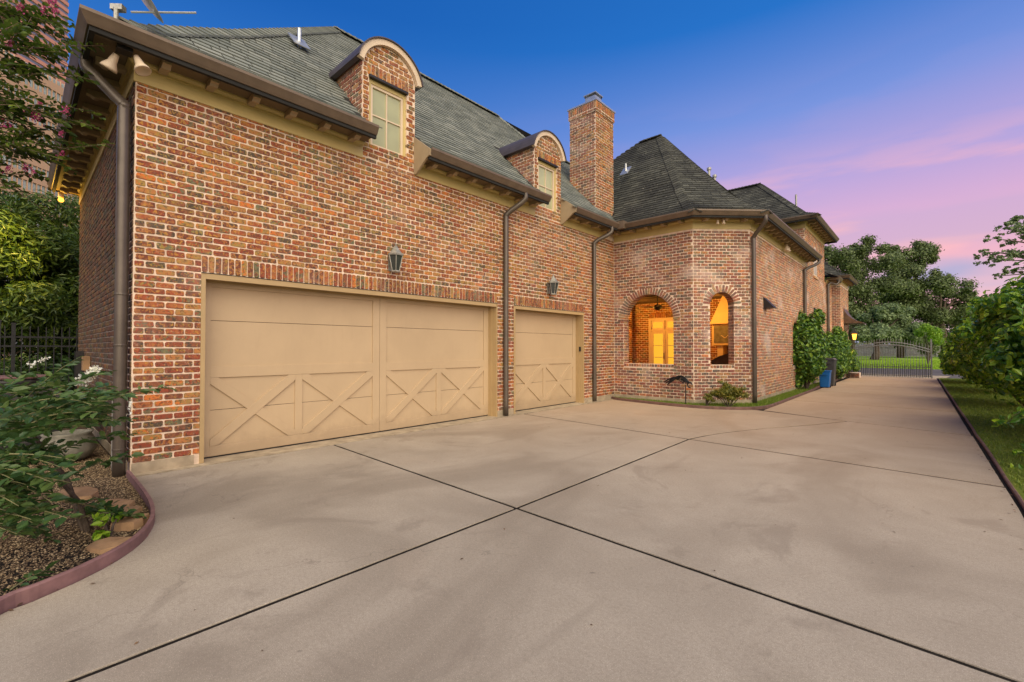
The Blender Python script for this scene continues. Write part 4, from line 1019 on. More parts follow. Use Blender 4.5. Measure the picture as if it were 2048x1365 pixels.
for x0, x1 in ((-8.26,-7.68),(-7.66,-7.08)):
    f = MB(); yb(f,x0,x0+.10,.12,2.20,17.345); yb(f,x1-.08,x1,.12,2.20,17.345); yb(f,x0+.10,x1-.08,2.10,2.20,17.345); yb(f,x0+.10,x1-.08,.12,.35,17.345)
    for z in (1.15,1.62): yb(f,x0+.10,x1-.08,z-.012,z+.012,17.35,17.37)
    lf = f.build('door_leaf', m_cream, fd_)
    for z0, z1 in ((.35,1.138),(1.162,1.608),(1.632,2.10)): f = MB(); yb(f,x0+.10,x1-.08,z0,z1,17.372,17.378); f.build('pane', m_litpane, fd_)
    f = MB(); yb(f,x0+.02,x1-.02,2.26,2.62,17.35); tr = f.build('transom', m_cream, fd_)
    f = MB(); yb(f,x0+.09,x1-.09,2.32,2.56,17.342,17.348); f.build('pane', m_litpane, fd_)
hn = MB(); hn.tube([(-7.71,17.33,1.1),(-7.71,17.30,1.1),(-7.71,17.30,1.32),(-7.71,17.33,1.32)], .012, 6); hn.build('handle', m_iron, fd_)
# fireplace
fpl = link('fireplace', None, house, (-5.1,17.0,.1)); fpl['label'] = 'cream plaster fireplace with tapering hood'
f = MB(); f.add([(-5.72,16.75,2.44),(-4.4,16.75,2.44),(-4.4,17.39,2.44),(-5.72,17.39,2.44),(-5.38,17.1,3.49),(-4.75,17.1,3.49),(-4.75,17.39,3.49),(-5.38,17.39,3.49)], [(0,3,2,1),(4,5,6,7),(0,1,5,4),(1,2,6,5),(2,3,7,6),(3,0,4,7)]); f.build('hood', m_plaster, fpl)
f = MB(); f.box((-5.82,16.68,2.37),(-4.3,17.39,2.44)); f.build('mantel', m_plaster, fpl)
f = MB(); f.box((-5.70,16.8,1.62),(-4.42,17.39,2.37)); f.build('panel', m_plaster, fpl)
f = MB(); f.box((-5.62,16.78,1.70),(-4.5,16.80,2.30)); pn = f.build('inset_panel', m_pot, fpl)
f = MB(); 
for sx in (-1, 1): f.tube([Vector((-5.06+sx*t*.2, 16.77, 1.92+.06*math.sin(t*5)*(1-t*.3))) for t in np.linspace(0, 1.6, 16)], .012, 5)
f.build('ornament', m_cream, fpl)
f = MB(); f.box((-5.55,16.9,.1),(-5.35,17.39,1.62)); f.build('leg', m_plaster, fpl); f = MB(); f.box((-4.75,16.9,.1),(-4.55,17.39,1.62)); f.build('leg', m_plaster, fpl)
# awning
aw = link('awning', None, house, (-3.15,29.1,3.0)); aw['label'] = 'dark copper swept awning over the far side door'
prof = [(0,3.55),(.06,3.38),(.18,3.18),(.34,3.02),(.52,2.90),(.70,2.83),(.78,2.81)]
for k, (a, b) in enumerate(zip(prof, prof[1:])): pass
mb = MB(); P_ = [(-3.149+o, 28.3, z) for o, z in prof]+[(-3.149+.78,28.3,2.78),(-3.149,28.3,2.78)]; mb.prism(P_, (0,1.7,0)); mb.build('canopy', m_copper, aw)
for y in (28.35, 29.9):
    mb = MB(); sp = [Vector((-3.13+.12+.5*t+.13*math.cos(t*7), y, 2.62-.1*t+.12*math.sin(t*7)+.1*t)) for t in np.linspace(0, 1, 30)]; mb.tube(sp, .012, 5)
    mb.tube([(-3.12,y,2.15),(-3.10,y,2.5),(-3.1,y,2.77)], .014, 5); mb.tube([(-3.1,y,2.3),(-2.9,y,2.62),(-2.5,y,2.75)], .012, 5); mb.build('scroll_bracket', m_iron, aw)
finish_bricks(); finish_shingles()

# ================================================================== FIXTURES
def point(x, y, z, e, col=(1,.50,.10), r=.06):
    l = bpy.data.lights.new('lamp_light', 'POINT'); l.energy = e; l.color = col; l.shadow_soft_size = r
    o = bpy.data.objects.new('lamp_light', l); COL.objects.link(o); o.location = (x, y, z); return o
# patio lamps: a sconce on the pier and one on the fireplace side
point(-8.35, 15.4, 2.75, 150, (1,.42,.06)); point(-5.6, 15.6, 3.0, 120, (1,.42,.06))
sc = empty('wall_sconce', (-8.7,16.0,2.6), 'small dark sconce on the brick pier seen through the wide arch', 'wall light')
m1 = MB(); m1.lathe((-8.6,16.0,2.55), [(.10,0),(.12,.04),(.05,.12)], 10); m1.build('shade', m_darkmetal, sc); m1 = MB(); m1.lathe((-8.6,16.0,2.50), [(.03,0),(.05,.03),(.03,.06)], 8); m1.build('bulb', m_bulb, sc)
m1 = MB(); m1.box((-8.715,15.97,2.55),(-8.62,16.03,2.62)); m1.build('arm', m_darkmetal, sc)
fan = empty('ceiling_fan', (-6.9,15.0,3.3), 'dark ceiling fan hanging from the patio beams behind the wide arch', 'ceiling fan')
m1 = MB(); m1.tube([(-6.9,15,3.32),(-6.9,15,3.02)], .02, 8); m1.build('rod', m_iron, fan)
m1 = MB(); m1.lathe((-6.9,15,2.88), [(.05,-.05),(.13,0),(.14,.08),(.07,.14)], 14); m1.build('motor', m_iron, fan)
for k in range(5):
    a = k*2*math.pi/5+.3; m1 = MB(); m1.obox((-6.9+.38*math.cos(a),15+.38*math.sin(a),2.95), .5,.12,.012, a); m1.build('blade', m_beam, fan)
chr_ = empty('patio_chair', (-4.75,15.0,.1), 'dark wicker chair back seen low in the narrow arch', 'chair')
m1 = MB(); n = 10
P_ = [(-5.0+.5*k/n, 15.0+.10*math.sin(math.pi*k/n), .5) for k in range(n+1)]
m1.prism([(-5.1,15,.5),(-4.5,15,.5),(-4.45,15.03,1.28),(-4.6,15.05,1.36),(-4.9,15.05,1.25),(-5.12,15.03,1.12)], (0,.09,0)); m1.build('backrest', m_beam, chr_)
m1 = MB(); m1.box((-5.1,14.45,.42),(-4.5,15.0,.52)); m1.build('seat', m_beam, chr_)
for x in (-5.07,-4.55):
    for y in (14.48,15.03): m1 = MB(); m1.box((x,y,.1),(x+.05,y+.05,.42)); m1.build('leg', m_beam, chr_)

def lantern(loc, label, group='grey wall lanterns over the garage doors'):
    x, y, z = loc; e = empty('wall_lantern', loc, label, 'wall lantern', group)
    cx = x+.16
    m = MB(); m.box((x,y-.05,z-.16),(x+.018,y+.05,z+.12)); m.build('back_plate', m_lanternmetal, e)
    m = MB(); m.tube([(x+.015,y,z+.09),(x+.07,y,z+.17),(cx,y,z+.20)], .010, 6); m.build('arm', m_lanternmetal, e)
    q = math.pi/6; n = 6
    m = MB(); m.lathe((cx,y,z), [(.075,-.20),(.082,-.19),(.082,-.175),(.070,-.17)], n, q); m.build('base', m_lanternmetal, e)
    m = MB(); m.lathe((cx,y,z), [(.145,.085),(.150,.105),(.118,.125),(.070,.185),(.035,.235),(.030,.25),(.012,.265),(.018,.285),(.004,.31)], n, q); m.build('cap', m_lanternmetal, e)
    m = MB(); m.lathe((cx,y,z), [(.066,-.172),(.122,.085)], n, q); m.build('glass', m_glass_d, e)
    for k in range(n):
        a = q+2*math.pi*k/n
        m = MB(); m.tube([(cx+.071*math.cos(a),y+.071*math.sin(a),z-.172),(cx+.128*math.cos(a),y+.128*math.sin(a),z+.09)], .0075, 5); m.build('glazing_bar', m_lanternmetal, e)
    m = MB(); m.tube([(cx,y,z-.17),(cx,y,z-.06)], .015, 8); m.build('candle', m_cream, e)
    return e
lantern((-6.988,4.45,3.03), 'six-sided grey wall lantern on brick above the double garage door'); lantern((-6.988,8.97,3.03), 'six-sided grey wall lantern on brick above the single garage door')
# lit lantern below the awning
e = empty('lit_lantern', (-3.1,28.0,2.0), 'small glowing lantern on the far bay beneath the awning', 'wall lantern')
LX = -2.68
m = MB(); m.lathe((LX,28.0,2.08), [(.07,-.14),(.125,.14)], 4, math.pi/4); m.build('lit_glass', m_bulb, e); m = MB(); m.lathe((LX,28.0,2.25), [(.22,0),(.05,.16),(.02,.22)], 4, math.pi/4); m.build('cap', m_iron, e)
m = MB(); m.tube([(-3.15,28.0,2.25),(-2.9,28.0,2.62),(LX,28.0,2.45)], .012, 6); m.build('arm', m_iron, e)
point(-2.62, 27.72, 2.1, 30); 
# security flood lamp at far soffit corner
e = empty('security_lamp', (-13.9,.72,4.75), 'glowing security lamp under the far end of the eaves at left', 'flood lamp')
m = MB(); m.lathe((-14.0,.62,4.78), [(.03,-.06),(.05,-.03),(.04,.02)], 12); m.build('lit_bulb', m_bulb, e); m = MB(); m.lathe((-14.0,.62,4.82), [(.05,0),(.05,.1)], 10); m.build('socket', m_cream, e)
l = bpy.data.lights.new('lamp_light', 'SPOT'); l.energy = 520; l.color = (1,.68,.12); l.spot_size = R(125); l.spot_blend = .6; l.shadow_soft_size = .05
o = bpy.data.objects.new('lamp_light', l); COL.objects.link(o); o.location = (-14.0,.52,4.62); o.rotation_euler = Vector((.45,1,.55)).to_track_quat('Z', 'Y').to_euler()
point(-14.0, .5, 4.66, 14, (1,.55,.08), .03)
# twin flood heads near front corner
e = empty('twin_floodlight', (-6.72,.78,4.9), 'pair of bell-shaped cream floodlights under the front corner soffit', 'floodlight')
m = MB(); m.box((-6.80,.72,4.88),(-6.66,.86,4.925)); m.build('mounting_box', m_darkmetal, e)
for sx, sy in ((-.16,-.12),(.08,.20)):
    m = MB(); m.lathe((0,0,0), [(.028,.0),(.038,-.05),(.045,-.10),(.075,-.16),(.082,-.19),(.070,-.185),(.02,-.15)], 16)
    M = Matrix.Translation((-6.72+sx*.5,.79+sy*.5,4.86)) @ Matrix.Rotation(-.5 if sx < 0 else .45, 4, Vector((.7,-.75,0))) 
    m.v = [tuple(M @ Vector(v)) for v in m.v]; m.build('lamp_head', m_cream, e, smooth=True)
# small white camera box under pavilion soffit and floodlight on long wall
e = empty('soffit_spotlight', (-4.0,12.45,4.9), 'small white twin spotlight under the chamfered corner soffit', 'spotlight')
for dx in (-.05, .07): m = MB(); m.lathe((-4.0+dx,12.48+dx*.8,4.83), [(.025,.06),(.03,0),(.045,-.05)], 10); m.build('lamp_head', m_cream, e)
e = empty('eaves_floodlight', (-3.3,17.0,4.85), 'twin floodlight under the long wall eaves', 'floodlight')
for dy in (-.12, .12): m = MB(); m.lathe((-3.36,17.0+dy,4.78), [(.03,.1),(.045,0),(.08,-.09)], 10); m.build('lamp_head', m_cream, e)
# triangular hoods
for (y, z, lab) in ((14.75,2.82,'dark triangular metal hood on the long brick wall, nearer one'), (22.6,3.05,'dark triangular metal hood on the brick block beyond, farther one')):
    m = MB(); a = .17; m.add([(EX+.012,y-a,z-a),(EX+.012,y+a,z-a),(EX+.012,y+a,z+a),(EX+.012,y-a,z+a),(EX+.27,y-a,z-a*.85),(EX+.27,y+a,z-a*.85),(EX+.27,y+a,z-a*.72),(EX+.27,y-a,z-a*.72)], [(0,1,2,3),(4,7,6,5),(0,4,5,1),(3,2,6,7),(0,3,7,4),(1,5,6,2)])
    o = m.build('vent_hood', m_darkmetal); tag(o, lab, 'vent hood', 'triangular hoods on the long wall')
# satellite dish on the corner
e = empty('satellite_dish', (-7.0,.95,5.4), 'grey satellite dish mast and arm above the garage front corner', 'satellite dish')
m = MB(); m.tube([(-6.78,.72,5.05),(-6.78,.72,5.38)], .024, 10); m.build('mast', m_lanternmetal, e)
m = MB(); m.obox((-6.80,.74,5.40), .13,.07,.06, .8); m.build('mount', m_lanternmetal, e)
c = Vector((-6.68,.98,5.62)); ax = Vector((.35,.75,.55)).normalized(); s1, s2_ = frame_of(ax); V = []; F = []
for i in range(5):
    for k in range(20):
        r = .27*(i+.01)/4; a = 2*math.pi*k/20; V.append(c+s1*math.cos(a)*r+s2_*math.sin(a)*r+ax*(r*r*.9-.07))
for i in range(4):
    for k in range(20): F.append((i*20+k, i*20+(k+1) % 20, (i+1)*20+(k+1) % 20, (i+1)*20+k))
m = MB(); m.add(V, F); o = m.build('dish', m_zinc, e, smooth=True); so_ = o.modifiers.new('solid', 'SOLIDIFY'); so_.thickness = .008
m = MB(); m.tube([(-6.70,.84,5.36),(-6.48,1.42,5.56)], .011, 6); m.build('arm', m_zinc, e)
# wall boxes at far left
m = MB(); m.box((-12.9,.80,.9),(-12.5,.915,1.45)); tag(m.build('electric_box', m_darkmetal), 'dark electrical box low on the shaded end wall', 'electrical box')
m = MB(); m.box((-11.6,.82,1.10),(-11.3,.915,1.36)); tag(m.build('junction_box', m_stone), 'small brown junction box on the shaded end wall', 'junction box')
m = MB(); m.tube(curve3([(-7.45,.83,0),(-7.45,.83,.78),(-7.45,.835,.86),(-7.45,.90,.89)]), .026, 10); tag(m.build('conduit', m_pvc, smooth=True), 'short grey conduit pipe beside the corner downpipe', 'pipe')
# ac unit
e = empty('air_conditioner', (-9.5,-.05,0), 'dark air conditioning unit behind the white crape myrtle', 'air conditioner')
m = MB(); m.box((-10.0,-.52,.05),(-9.0,.42,.98)); m.build('casing', m_ac, e)
for k in range(11): m = MB(); m.box((-10.015,-.535,.12+k*.075),(-8.985,.435,.145+k*.075)); m.build('louvre', m_darkmetal, e)
m = MB(); m.lathe((-9.5,-.05,.98), [(.38,0),(.40,.06),(.38,.10)], 24); m.build('fan_shroud', m_ac, e)
m = MB(); m.lathe((-9.5,-.05,1.085), [(.41,0),(.42,.02),(.39,.03)], 24); m.build('top_ring', m_curb, e)
# pot
m = MB(); m.lathe((-8.55,.48,0), [(.17,0),(.25,.05),(.30,.15),(.28,.27),(.24,.34),(.26,.37),(.22,.375),(.20,.33)], 26); o = m.build('planter_pot', m_pot, smooth=True); tag(o, 'round weathered grey pot standing beside the end wall', 'pot')
# flagstones
def stone(x, y, r, lab, h=.02, rot=0, sx=1.4, mat=None):
    n = 9; pts = []
    for k in range(n):
        a = 2*math.pi*k/n; q = r*random.uniform(.7, 1.1); X, Y_ = q*math.cos(a)*sx, q*math.sin(a); pts.append((x+X*math.cos(rot)-Y_*math.sin(rot), y+X*math.sin(rot)+Y_*math.cos(rot)))
    m = MB(); top = [(a, b, .01+h+random.uniform(-.012, .012)) for a, b in pts]; low = [(a+(a-x)*.08, b+(b-y)*.08, -.03) for a, b in pts]; m.add(low+top+[(x, y, .015+h)], [(i, (i+1) % n, n+(i+1) % n, n+i) for i in range(n)]+[(n+i, n+(i+1) % n, 2*n) for i in range(n)])
    o = m.build('flagstone', mat or m_stone); tag(o, lab, 'stone', 'flagstones in the gravel bed')
stone(-6.45,.44,.17,'broad orange flagstone lying in the gravel below the downpipe', .025, .3, 1.7)
stone(-5.75,.66,.11,'small flat flagstone just right of the broad orange one', .02, .5)
stone(-5.42,.70,.10,'tan flagstone in the middle of the row beside the edging', .02)
stone(-5.05,.66,.13,'thick mossy flagstone at the bend of the edging', .045, .1)
stone(-4.60,.50,.12,'pale pointed flagstone nearest the camera against the edging', .02, .8)
stone(-6.35,.10,.10,'half hidden flagstone under the crape myrtle leaves', .02)
# hose holder
e = empty('hose_holder', (-4.9,11.95,.05), 'black scrolled iron hose holder in front of the brick corner', 'hose holder')
m = MB(); m.tube([(-4.72,11.92,0),(-4.72,11.92,.55)], .012, 6); m.build('post', m_iron, e)
for k in range(9):
    t0 = k*.35; m = MB(); y = 11.88+.01*k
    m.tube([Vector((-4.62-.55*s-.02*k, y+.03*math.sin(3*s), .56+.20*math.sin(math.pi*(s*.85+.1))+.03*math.sin(t0+5*s)-.05*(k % 3)*.5)) for s in np.linspace(0, 1, 9)], .015, 6); m.build('hose_coil', m_iron, e)
m = MB(); m.tube([Vector((-4.60+.06*math.cos(a), 11.9, .55+.07*math.sin(a))) for a in np.linspace(0, 5, 14)], .016, 6); m.build('scroll', m_iron, e)
m = MB(); m.tube(curve3([(-4.2,12.5,.50),(-4.2,12.42,.5),(-4.2,12.40,.44)]), .014, 6); tag(m.build('hose_tap', m_copper), 'small brass tap on the chamfered brick corner', 'tap')
# bins
def wbin(x, y, w, d_, h, mat, name, lab, lid=True):
    e = empty(name, (x, y, 0), lab, 'wheelie bin'); m = MB(); t = .80
    V = [(x-w*t/2,y-d_*t/2,.02),(x+w*t/2,y-d_*t/2,.02),(x+w*t/2,y+d_*t/2,.02),(x-w*t/2,y+d_*t/2,.02),(x-w/2,y-d_/2,h),(x+w/2,y-d_/2,h),(x+w/2,y+d_/2,h),(x-w/2,y+d_/2,h)]
    m.add(V, [(0,3,2,1),(0,1,5,4),(1,2,6,5),(2,3,7,6),(3,0,4,7),(4,5,6,7)]); m.build('body', mat, e, bevel=.02)
    m = MB(); m.box((x-w/2-.02,y-d_/2-.02,h+.002),(x+w/2+.02,y+d_/2+.02,h+.035)); m.build('rim', mat, e, bevel=.01)
    if lid: m = MB(); m.prism([(x-w/2-.01,y-d_/2,h+.037),(x+w/2+.01,y-d_/2,h+.037),(x+w/2-.05,y-d_/2,h+.10),(x-w/2+.05,y-d_/2,h+.10)], (0,d_,0)); m.build('lid', mat, e, bevel=.01)
    for sx in (-1, 1): m = MB(); m.tube([(x+sx*w*.36,y+d_*.42,.09),(x+sx*w*.44,y+d_*.42,.09)], .09, 12); m.build('wheel', m_iron, e)
    m = MB(); m.box((x-w*.3,y-d_/2-.05,h-.12),(x+w*.3,y-d_/2-.021,h-.08)); m.build('handle', mat, e)
wbin(-2.93,21.0,.36,.40,.62,m_plastic_blue,'recycling_bin','low blue recycling bin next to the gardenia shrub', False)
wbin(-3.0,22.1,.55,.6,1.02,m_plastic_dark,'rubbish_bin','tall dark grey lidded bin behind the blue one')
# low brick step at far end
e = empty('brick_step', (-3.0,29.6,0), 'low brick step at the far end of the bed', 'step'); m = MB(); m.box((-3.3,29.0,-.02),(-2.6,29.8,.25)); st_ = m.build('base', m_mortar, e)
cacheb = brick_mesh(0, m_brick2)
for i in range(3):
    for k in range(4):
        o = bpy.data.objects.new('brick', cacheb); COL.objects.link(o); o.parent = e; o.matrix_basis = Matrix(((.165,0,0,-.21+k*.175),(0,-.05,0,-.59),(0,0,.068,.05+i*.081),(0,0,0,1)))

# ================================================================== FENCES
def picket_fence(name, lab, x0, y0, x1, y1, h, sp, rails, mat, r=.010, posts=(), cat='fence', topf=None, spike=True, z0=0):
    e = empty(name, ((x0+x1)/2, (y0+y1)/2, 0), lab, cat); L = math.hypot(x1-x0, y1-y0); n = int(L/sp); dx, dy = (x1-x0)/L, (y1-y0)/L; an = math.atan2(dy, dx)
    proto = {}
    for k in range(n+1):
        s = k*L/n; hh = topf(s/L) if topf else h; key = round(hh, 3)
        if key not in proto:
            m = MB(); m.obox((0,0,hh/2), 2*r, 2*r, hh)
            if spike: m.add([(-r,-r,hh),(r,-r,hh),(r,r,hh),(-r,r,hh),(0,0,hh+.05)], [(0,1,4),(1,2,4),(2,3,4),(3,0,4)])
            proto[key] = raw_mesh('picket', m.v, m.f, mat)
        o = bpy.data.objects.new('picket', proto[key]); COL.objects.link(o); o.parent = e; o.location = Vector((x0+dx*s, y0+dy*s, z0))-WL[e]; o.rotation_euler.z = an
    for zf in rails:
        m = MB()
        if callable(zf): m.tube([(x0+dx*L*t, y0+dy*L*t, z0+zf(t)) for t in np.linspace(0, 1, 25)], .025, 6)
        else: m.obox(((x0+x1)/2,(y0+y1)/2,z0+zf), L, .03, .035, an)
        m.build('rail', mat, e)
    for t, ph in posts: m = MB(); m.obox((x0+dx*L*t, y0+dy*L*t, z0+ph/2), .06,.06,ph, an); m.obox((x0+dx*L*t, y0+dy*L*t, z0+ph+.015), .075,.075,.03, an); m.build('post', mat, e)
    return e
picket_fence('iron_fence', 'black iron picket fence meeting the shaded end wall at left', -13.9,-3.6,-13.9,.9, 1.93, .118, [.18,1.55,1.74], m_iron, .009, [(0.03,1.95),(.745,2.05),(.79,2.0)])
def gtop(t): return 1.60+.42*math.sin(math.pi*min(1, max(0, t)))**1.0
picket_fence('driveway_gate', 'arched grey iron gate closing the far end of the driveway', -3.25,31.1,.12,31.1, 1.7, .112, [lambda t: 1.42+.42*math.sin(math.pi*t), lambda t: 1.30+.40*math.sin(math.pi*t), .10, .55], m_gate, .010, [(0,2.0),(1,1.95)], 'gate', lambda t: round(gtop(t), 2))
# short dog pickets across the gate bottom
e = [o for o in bpy.data.objects if o.name == 'driveway_gate'][0]
mp_ = MB(); mp_.obox((0,0,.33), .022,.014,.62); mp_.add([(-.008,-.008,.64),(.008,-.008,.64),(.008,.008,.64),(-.008,.008,.64),(0,0,.70)], [(0,1,4),(1,2,4),(2,3,4),(3,0,4)]); me_ = raw_mesh('short_picket', mp_.v, mp_.f, m_iron)
for k in range(44):
    o = bpy.data.objects.new('short_picket', me_); COL.objects.link(o); o.parent = e; o.location = Vector((-3.20+k*.076, 31.07, .03))-WL[e]
# far wooden fence of boards
e = empty('wooden_fence', (-5,112,0), 'weathered grey board fence beyond the far lawn', 'fence')
bm_ = MB(); bm_.box((-.24,0,0),(.24,.05,2.3)); bme = raw_mesh('board', bm_.v, bm_.f, m_fencewood)
for k in range(110):
    o = bpy.data.objects.new('board', bme); COL.objects.link(o); o.parent = e; o.location = Vector((-32+k*.5, 112, random.uniform(-.03, .05)))-WL[e]
for z in (.5,1.8): m = MB(); m.box((-32,111.9,z),(23,111.97,z+.14)); m.build('rail', m_fencewood, e)
for k in range(14): m = MB(); m.box((-31+k*4,111.8,0),(-30.7+k*4,111.9,2.6)); m.build('post', m_fencewood, e)

# ================================================================== OFFICE BUILDINGS (far left)
Fh = Vector((FWD[0], FWD[1], 0)); Rh = Vector((RGT[0], RGT[1], 0))
def office(name, lab, L, t0, t1, H, floor, band, mw, mg, panes, depth=30, zlow=0):
    """facade plane at lateral L (negative = left), running from depth t0 to t1 along the view heading; faces right"""
    base = Fh*((t0+t1)/2)+Rh*L; e = empty(name, (base.x, base.y, 0), lab, 'office building')
    def Q(t, l, z): p = Fh*t+Rh*l; return (p.x, p.y, z)
    n = int(H/floor)
    m = MB(); m.prism([Q(t0,L-depth,0),Q(t1,L-depth,0),Q(t1,L-.5,0),Q(t0,L-.5,0)], (0,0,H-.02)); m.build('core', mg, e)
    k = 0
    for i in range(n+1):
        z = i*floor
        if z+band < zlow: continue
        m = MB(); m.prism([Q(t0-.02,L-depth-.1,z),Q(t1+.05,L-depth-.1,z),Q(t1+.05,L,z),Q(t0-.02,L,z)], (0,0,min(band, H-z) if H-z > 0 else band)); m.build('spandrel', mw, e)
    if panes:
        P0 = Vector(Q(0,0,0)); w = panes; m = MB(); m.prism([tuple(Fh*(-w*.5+.04)), tuple(Fh*(w*.5-.04)), tuple(Fh*(w*.5-.04)+Rh*.12), tuple(Fh*(-w*.5+.04)+Rh*.12)], (0,0,floor-band-.06)); me = raw_mesh('pane', m.v, m.f, m_officeglass)
        cand = []
        for i in range(n):
            z = i*floor+band+.03
            if z < zlow: continue
            for j in range(int((t1-t0)/w)): cand.append((-(t0+(j+.5)*w), z, j))
        cand.sort(reverse=True)
        for tt, z, j in cand[-290:] if len(cand) > 290 else cand:
            q = Vector(Q(-tt, L-.45, z)); o = bpy.data.objects.new('pane', me); COL.objects.link(o); o.parent = e; o.location = q-WL[e]
        for j in range(int((t1-t0)/w)+1): 
            q = Q(t0+j*w, L-.3, 0)
        for j in range(int((t1-t0)/w)+1):
            a = Q(t0+j*w-.05,L-.3,0); b = Q(t0+j*w+.05,L-.3,0); c = Q(t0+j*w+.05,L+.02,0); d = Q(t0+j*w-.05,L+.02,0); mu = MB(); mu.prism([a,b,c,d], (0,0,H)); mu.build('mullion', mw, e)
    return e
office('tan_office_building', 'tan office building with rows of pale windows behind the left tree', -111, 92, 117, 67.2, 4.0, 1.9, m_tan, m_officeglass, 1.04, 30, 28)
office('salmon_office_tower', 'taller salmon and grey banded office tower at the upper left edge', -256, 215, 259, 240, 3.9, 2.0, m_salmon, m_greyband, 0, 60, 90)

# ================================================================== VEGETATION
def tree(name, base, label, cat, leafmat, barkmat, clumps, n, size, limbs, r0, group=None, aspect=.45, up=.3, nv=4, seed=1, shell=.35, droop=0, trunk_pts=None, r1f=.12, limbr=.62):
    e = empty(name, base, label, cat, group); bx, by, bz = base
    top = trunk_pts or [(bx,by,bz),(bx+.05,by,bz+limbs[0][2]*.0+1.0)]
    mb = MB(); k = len(top); mb.tube(top, [r0*(1.25-.55*i/(k-1)) for i in range(k)], 10); mb.build('trunk', barkmat, e, smooth=True)
    br = branches(top[-1], limbs, r0*limbr, r0*r1f, .14, .5, 6, seed); br.build('limbs', barkmat, e, smooth=True)
    P, N = clump_pts(clumps, n, shell); leaf_cloud('crown', P, size, leafmat, e, aspect, up, N, nv, droop)
    return e
def cam_pt(u, v, t):
    """point of the place lying at distance t along the heading, measured on a site survey grid"""
    th = R(.95); f3 = np.array([FWD[0]*math.cos(th), FWD[1]*math.cos(th), math.sin(th)]); up3 = np.cross(RGT, f3)
    return CAMP+t*(f3+RGT*(u-1024)/908+up3*(682.5-v)/908)
def big_oak(lab, lobes, trunk, n, size, t, mat=None, seed=3, group='large oaks beyond the gate', r0=.45, dep=.8, shell=.25, per=9, rs=(.30,.48), limbr=.62):
    """lobes: list of (u, v, radius_px) read off at distance t"""
    rg = random.Random(seed); cl = []; k = t/908
    for (u, v, r) in lobes:
        c = cam_pt(u, v, t+rg.uniform(-1, 1)*t*.04); R_ = r*k
        for i in range(per):
            d = Vector((rg.gauss(0,1), rg.gauss(0,1), rg.gauss(0,1))).normalized()*rg.uniform(.35, .85)*R_; s = R_*rg.uniform(*rs); cl.append((c[0]+d.x, c[1]+d.y, c[2]+d.z*.85, s*1.05, s*1.05, s*.8))
    limbs = [tuple(cam_pt(u, v, t)) for u, v, r in lobes]
    b = cam_pt(trunk[0], trunk[1], t); b[2] = -.05; top = cam_pt(trunk[2], trunk[3], t)
    return tree('oak_tree', tuple(b), lab, 'tree', mat or m_leaf_oak, m_bark, cl, n, size, limbs, r0, group, .55, .35, 4, seed, shell, limbr=limbr, trunk_pts=[tuple(b), tuple(b*.5+top*.5+np.array([.2,0,0])), tuple(top)])
big_oak('tall dark oak rising just right of the far brick bay', [(1668,545,42),(1700,512,34),(1735,497,30),(1690,590,55),(1655,525,38),(1650,565,42),(1660,620,40),(1745,550,55),(1722,630,40),(1680,650,40)], (1700,715,1702,600), 52000, .36, 72, seed=3)
big_oak('broad oak in the middle with two bushy tops', [(1800,530,42),(1832,505,32),(1858,525,22),(1812,570,55),(1775,505,22),(1780,610,55),(1835,600,55),(1790,665,40)], (1800,714,1802,610), 52000, .36, 76, seed=5)
big_oak('wide dark oak with drooping right side toward the tall hedge', [(1880,560,26),(1910,655,40),(1860,690,30),(1905,590,36),(1870,610,50),(1925,600,24),(1940,585,14),(1895,640,45),(1850,655,40),(1935,625,25)], (1890,714,1880,630), 36000, .34, 74, seed=8)
big_oak('smaller round pale green oak on the lawn in front of the board fence', [(1772,622,24),(1745,640,30),(1800,636,32),(1775,650,38),(1832,660,24),(1722,668,20),(1812,668,28),(1748,668,26),(1780,672,24)], (1748,719,1752,690), 52000, .34, 60, mat=m_leaf_oak2, seed=12, r0=.40, shell=.6, group=None, limbr=.25)
# overhanging live oak on the right; trunk stands right of the frame
e = empty('live_oak', (3.5,26,0), 'live oak branch reaching in from the right edge against the pink sky', 'tree')
bp = [cam_pt(2330,700,26),cam_pt(2300,560,26),cam_pt(2230,520,26)]; bp[0][2] = -.05
m = MB(); m.tube([tuple(p) for p in bp], [.42,.34,.26], 10); m.build('trunk', m_bark, e, smooth=True)
lob = [(2035,470,34),(2010,455,24),(1990,478,20),(2048,440,26),(1975,515,20),(1960,505,14),(2005,522,22),(2040,510,30),(2075,490,50),(2015,545,14),(2035,540,18),(1995,553,8),(2120,450,60),(2150,520,60),(2200,470,70)]
m = branches(tuple(bp[2]), [tuple(cam_pt(u, v, 26)) for u, v, r in lob], .14, .018, .10, .5, 6, 4); m.build('limbs', m_bark, e, smooth=True)
cl = []; rg = random.Random(5)
for u, v, r in lob:
    c = cam_pt(u, v, 26+rg.uniform(-1, 1)); R_ = r*26/908
    for i in range(8): d = Vector((rg.gauss(0,1), rg.gauss(0,1), rg.gauss(0,.8))).normalized()*rg.uniform(.3, .95)*R_; s = R_*rg.uniform(.2, .36); cl.append((c[0]+d.x, c[1]+d.y, c[2]+d.z, s, s, s*.55))
P, N = clump_pts(cl, 9000, .2); leaf_cloud('crown', P, .17, m_leaf_oak2, e, .55, .3, N, 4)
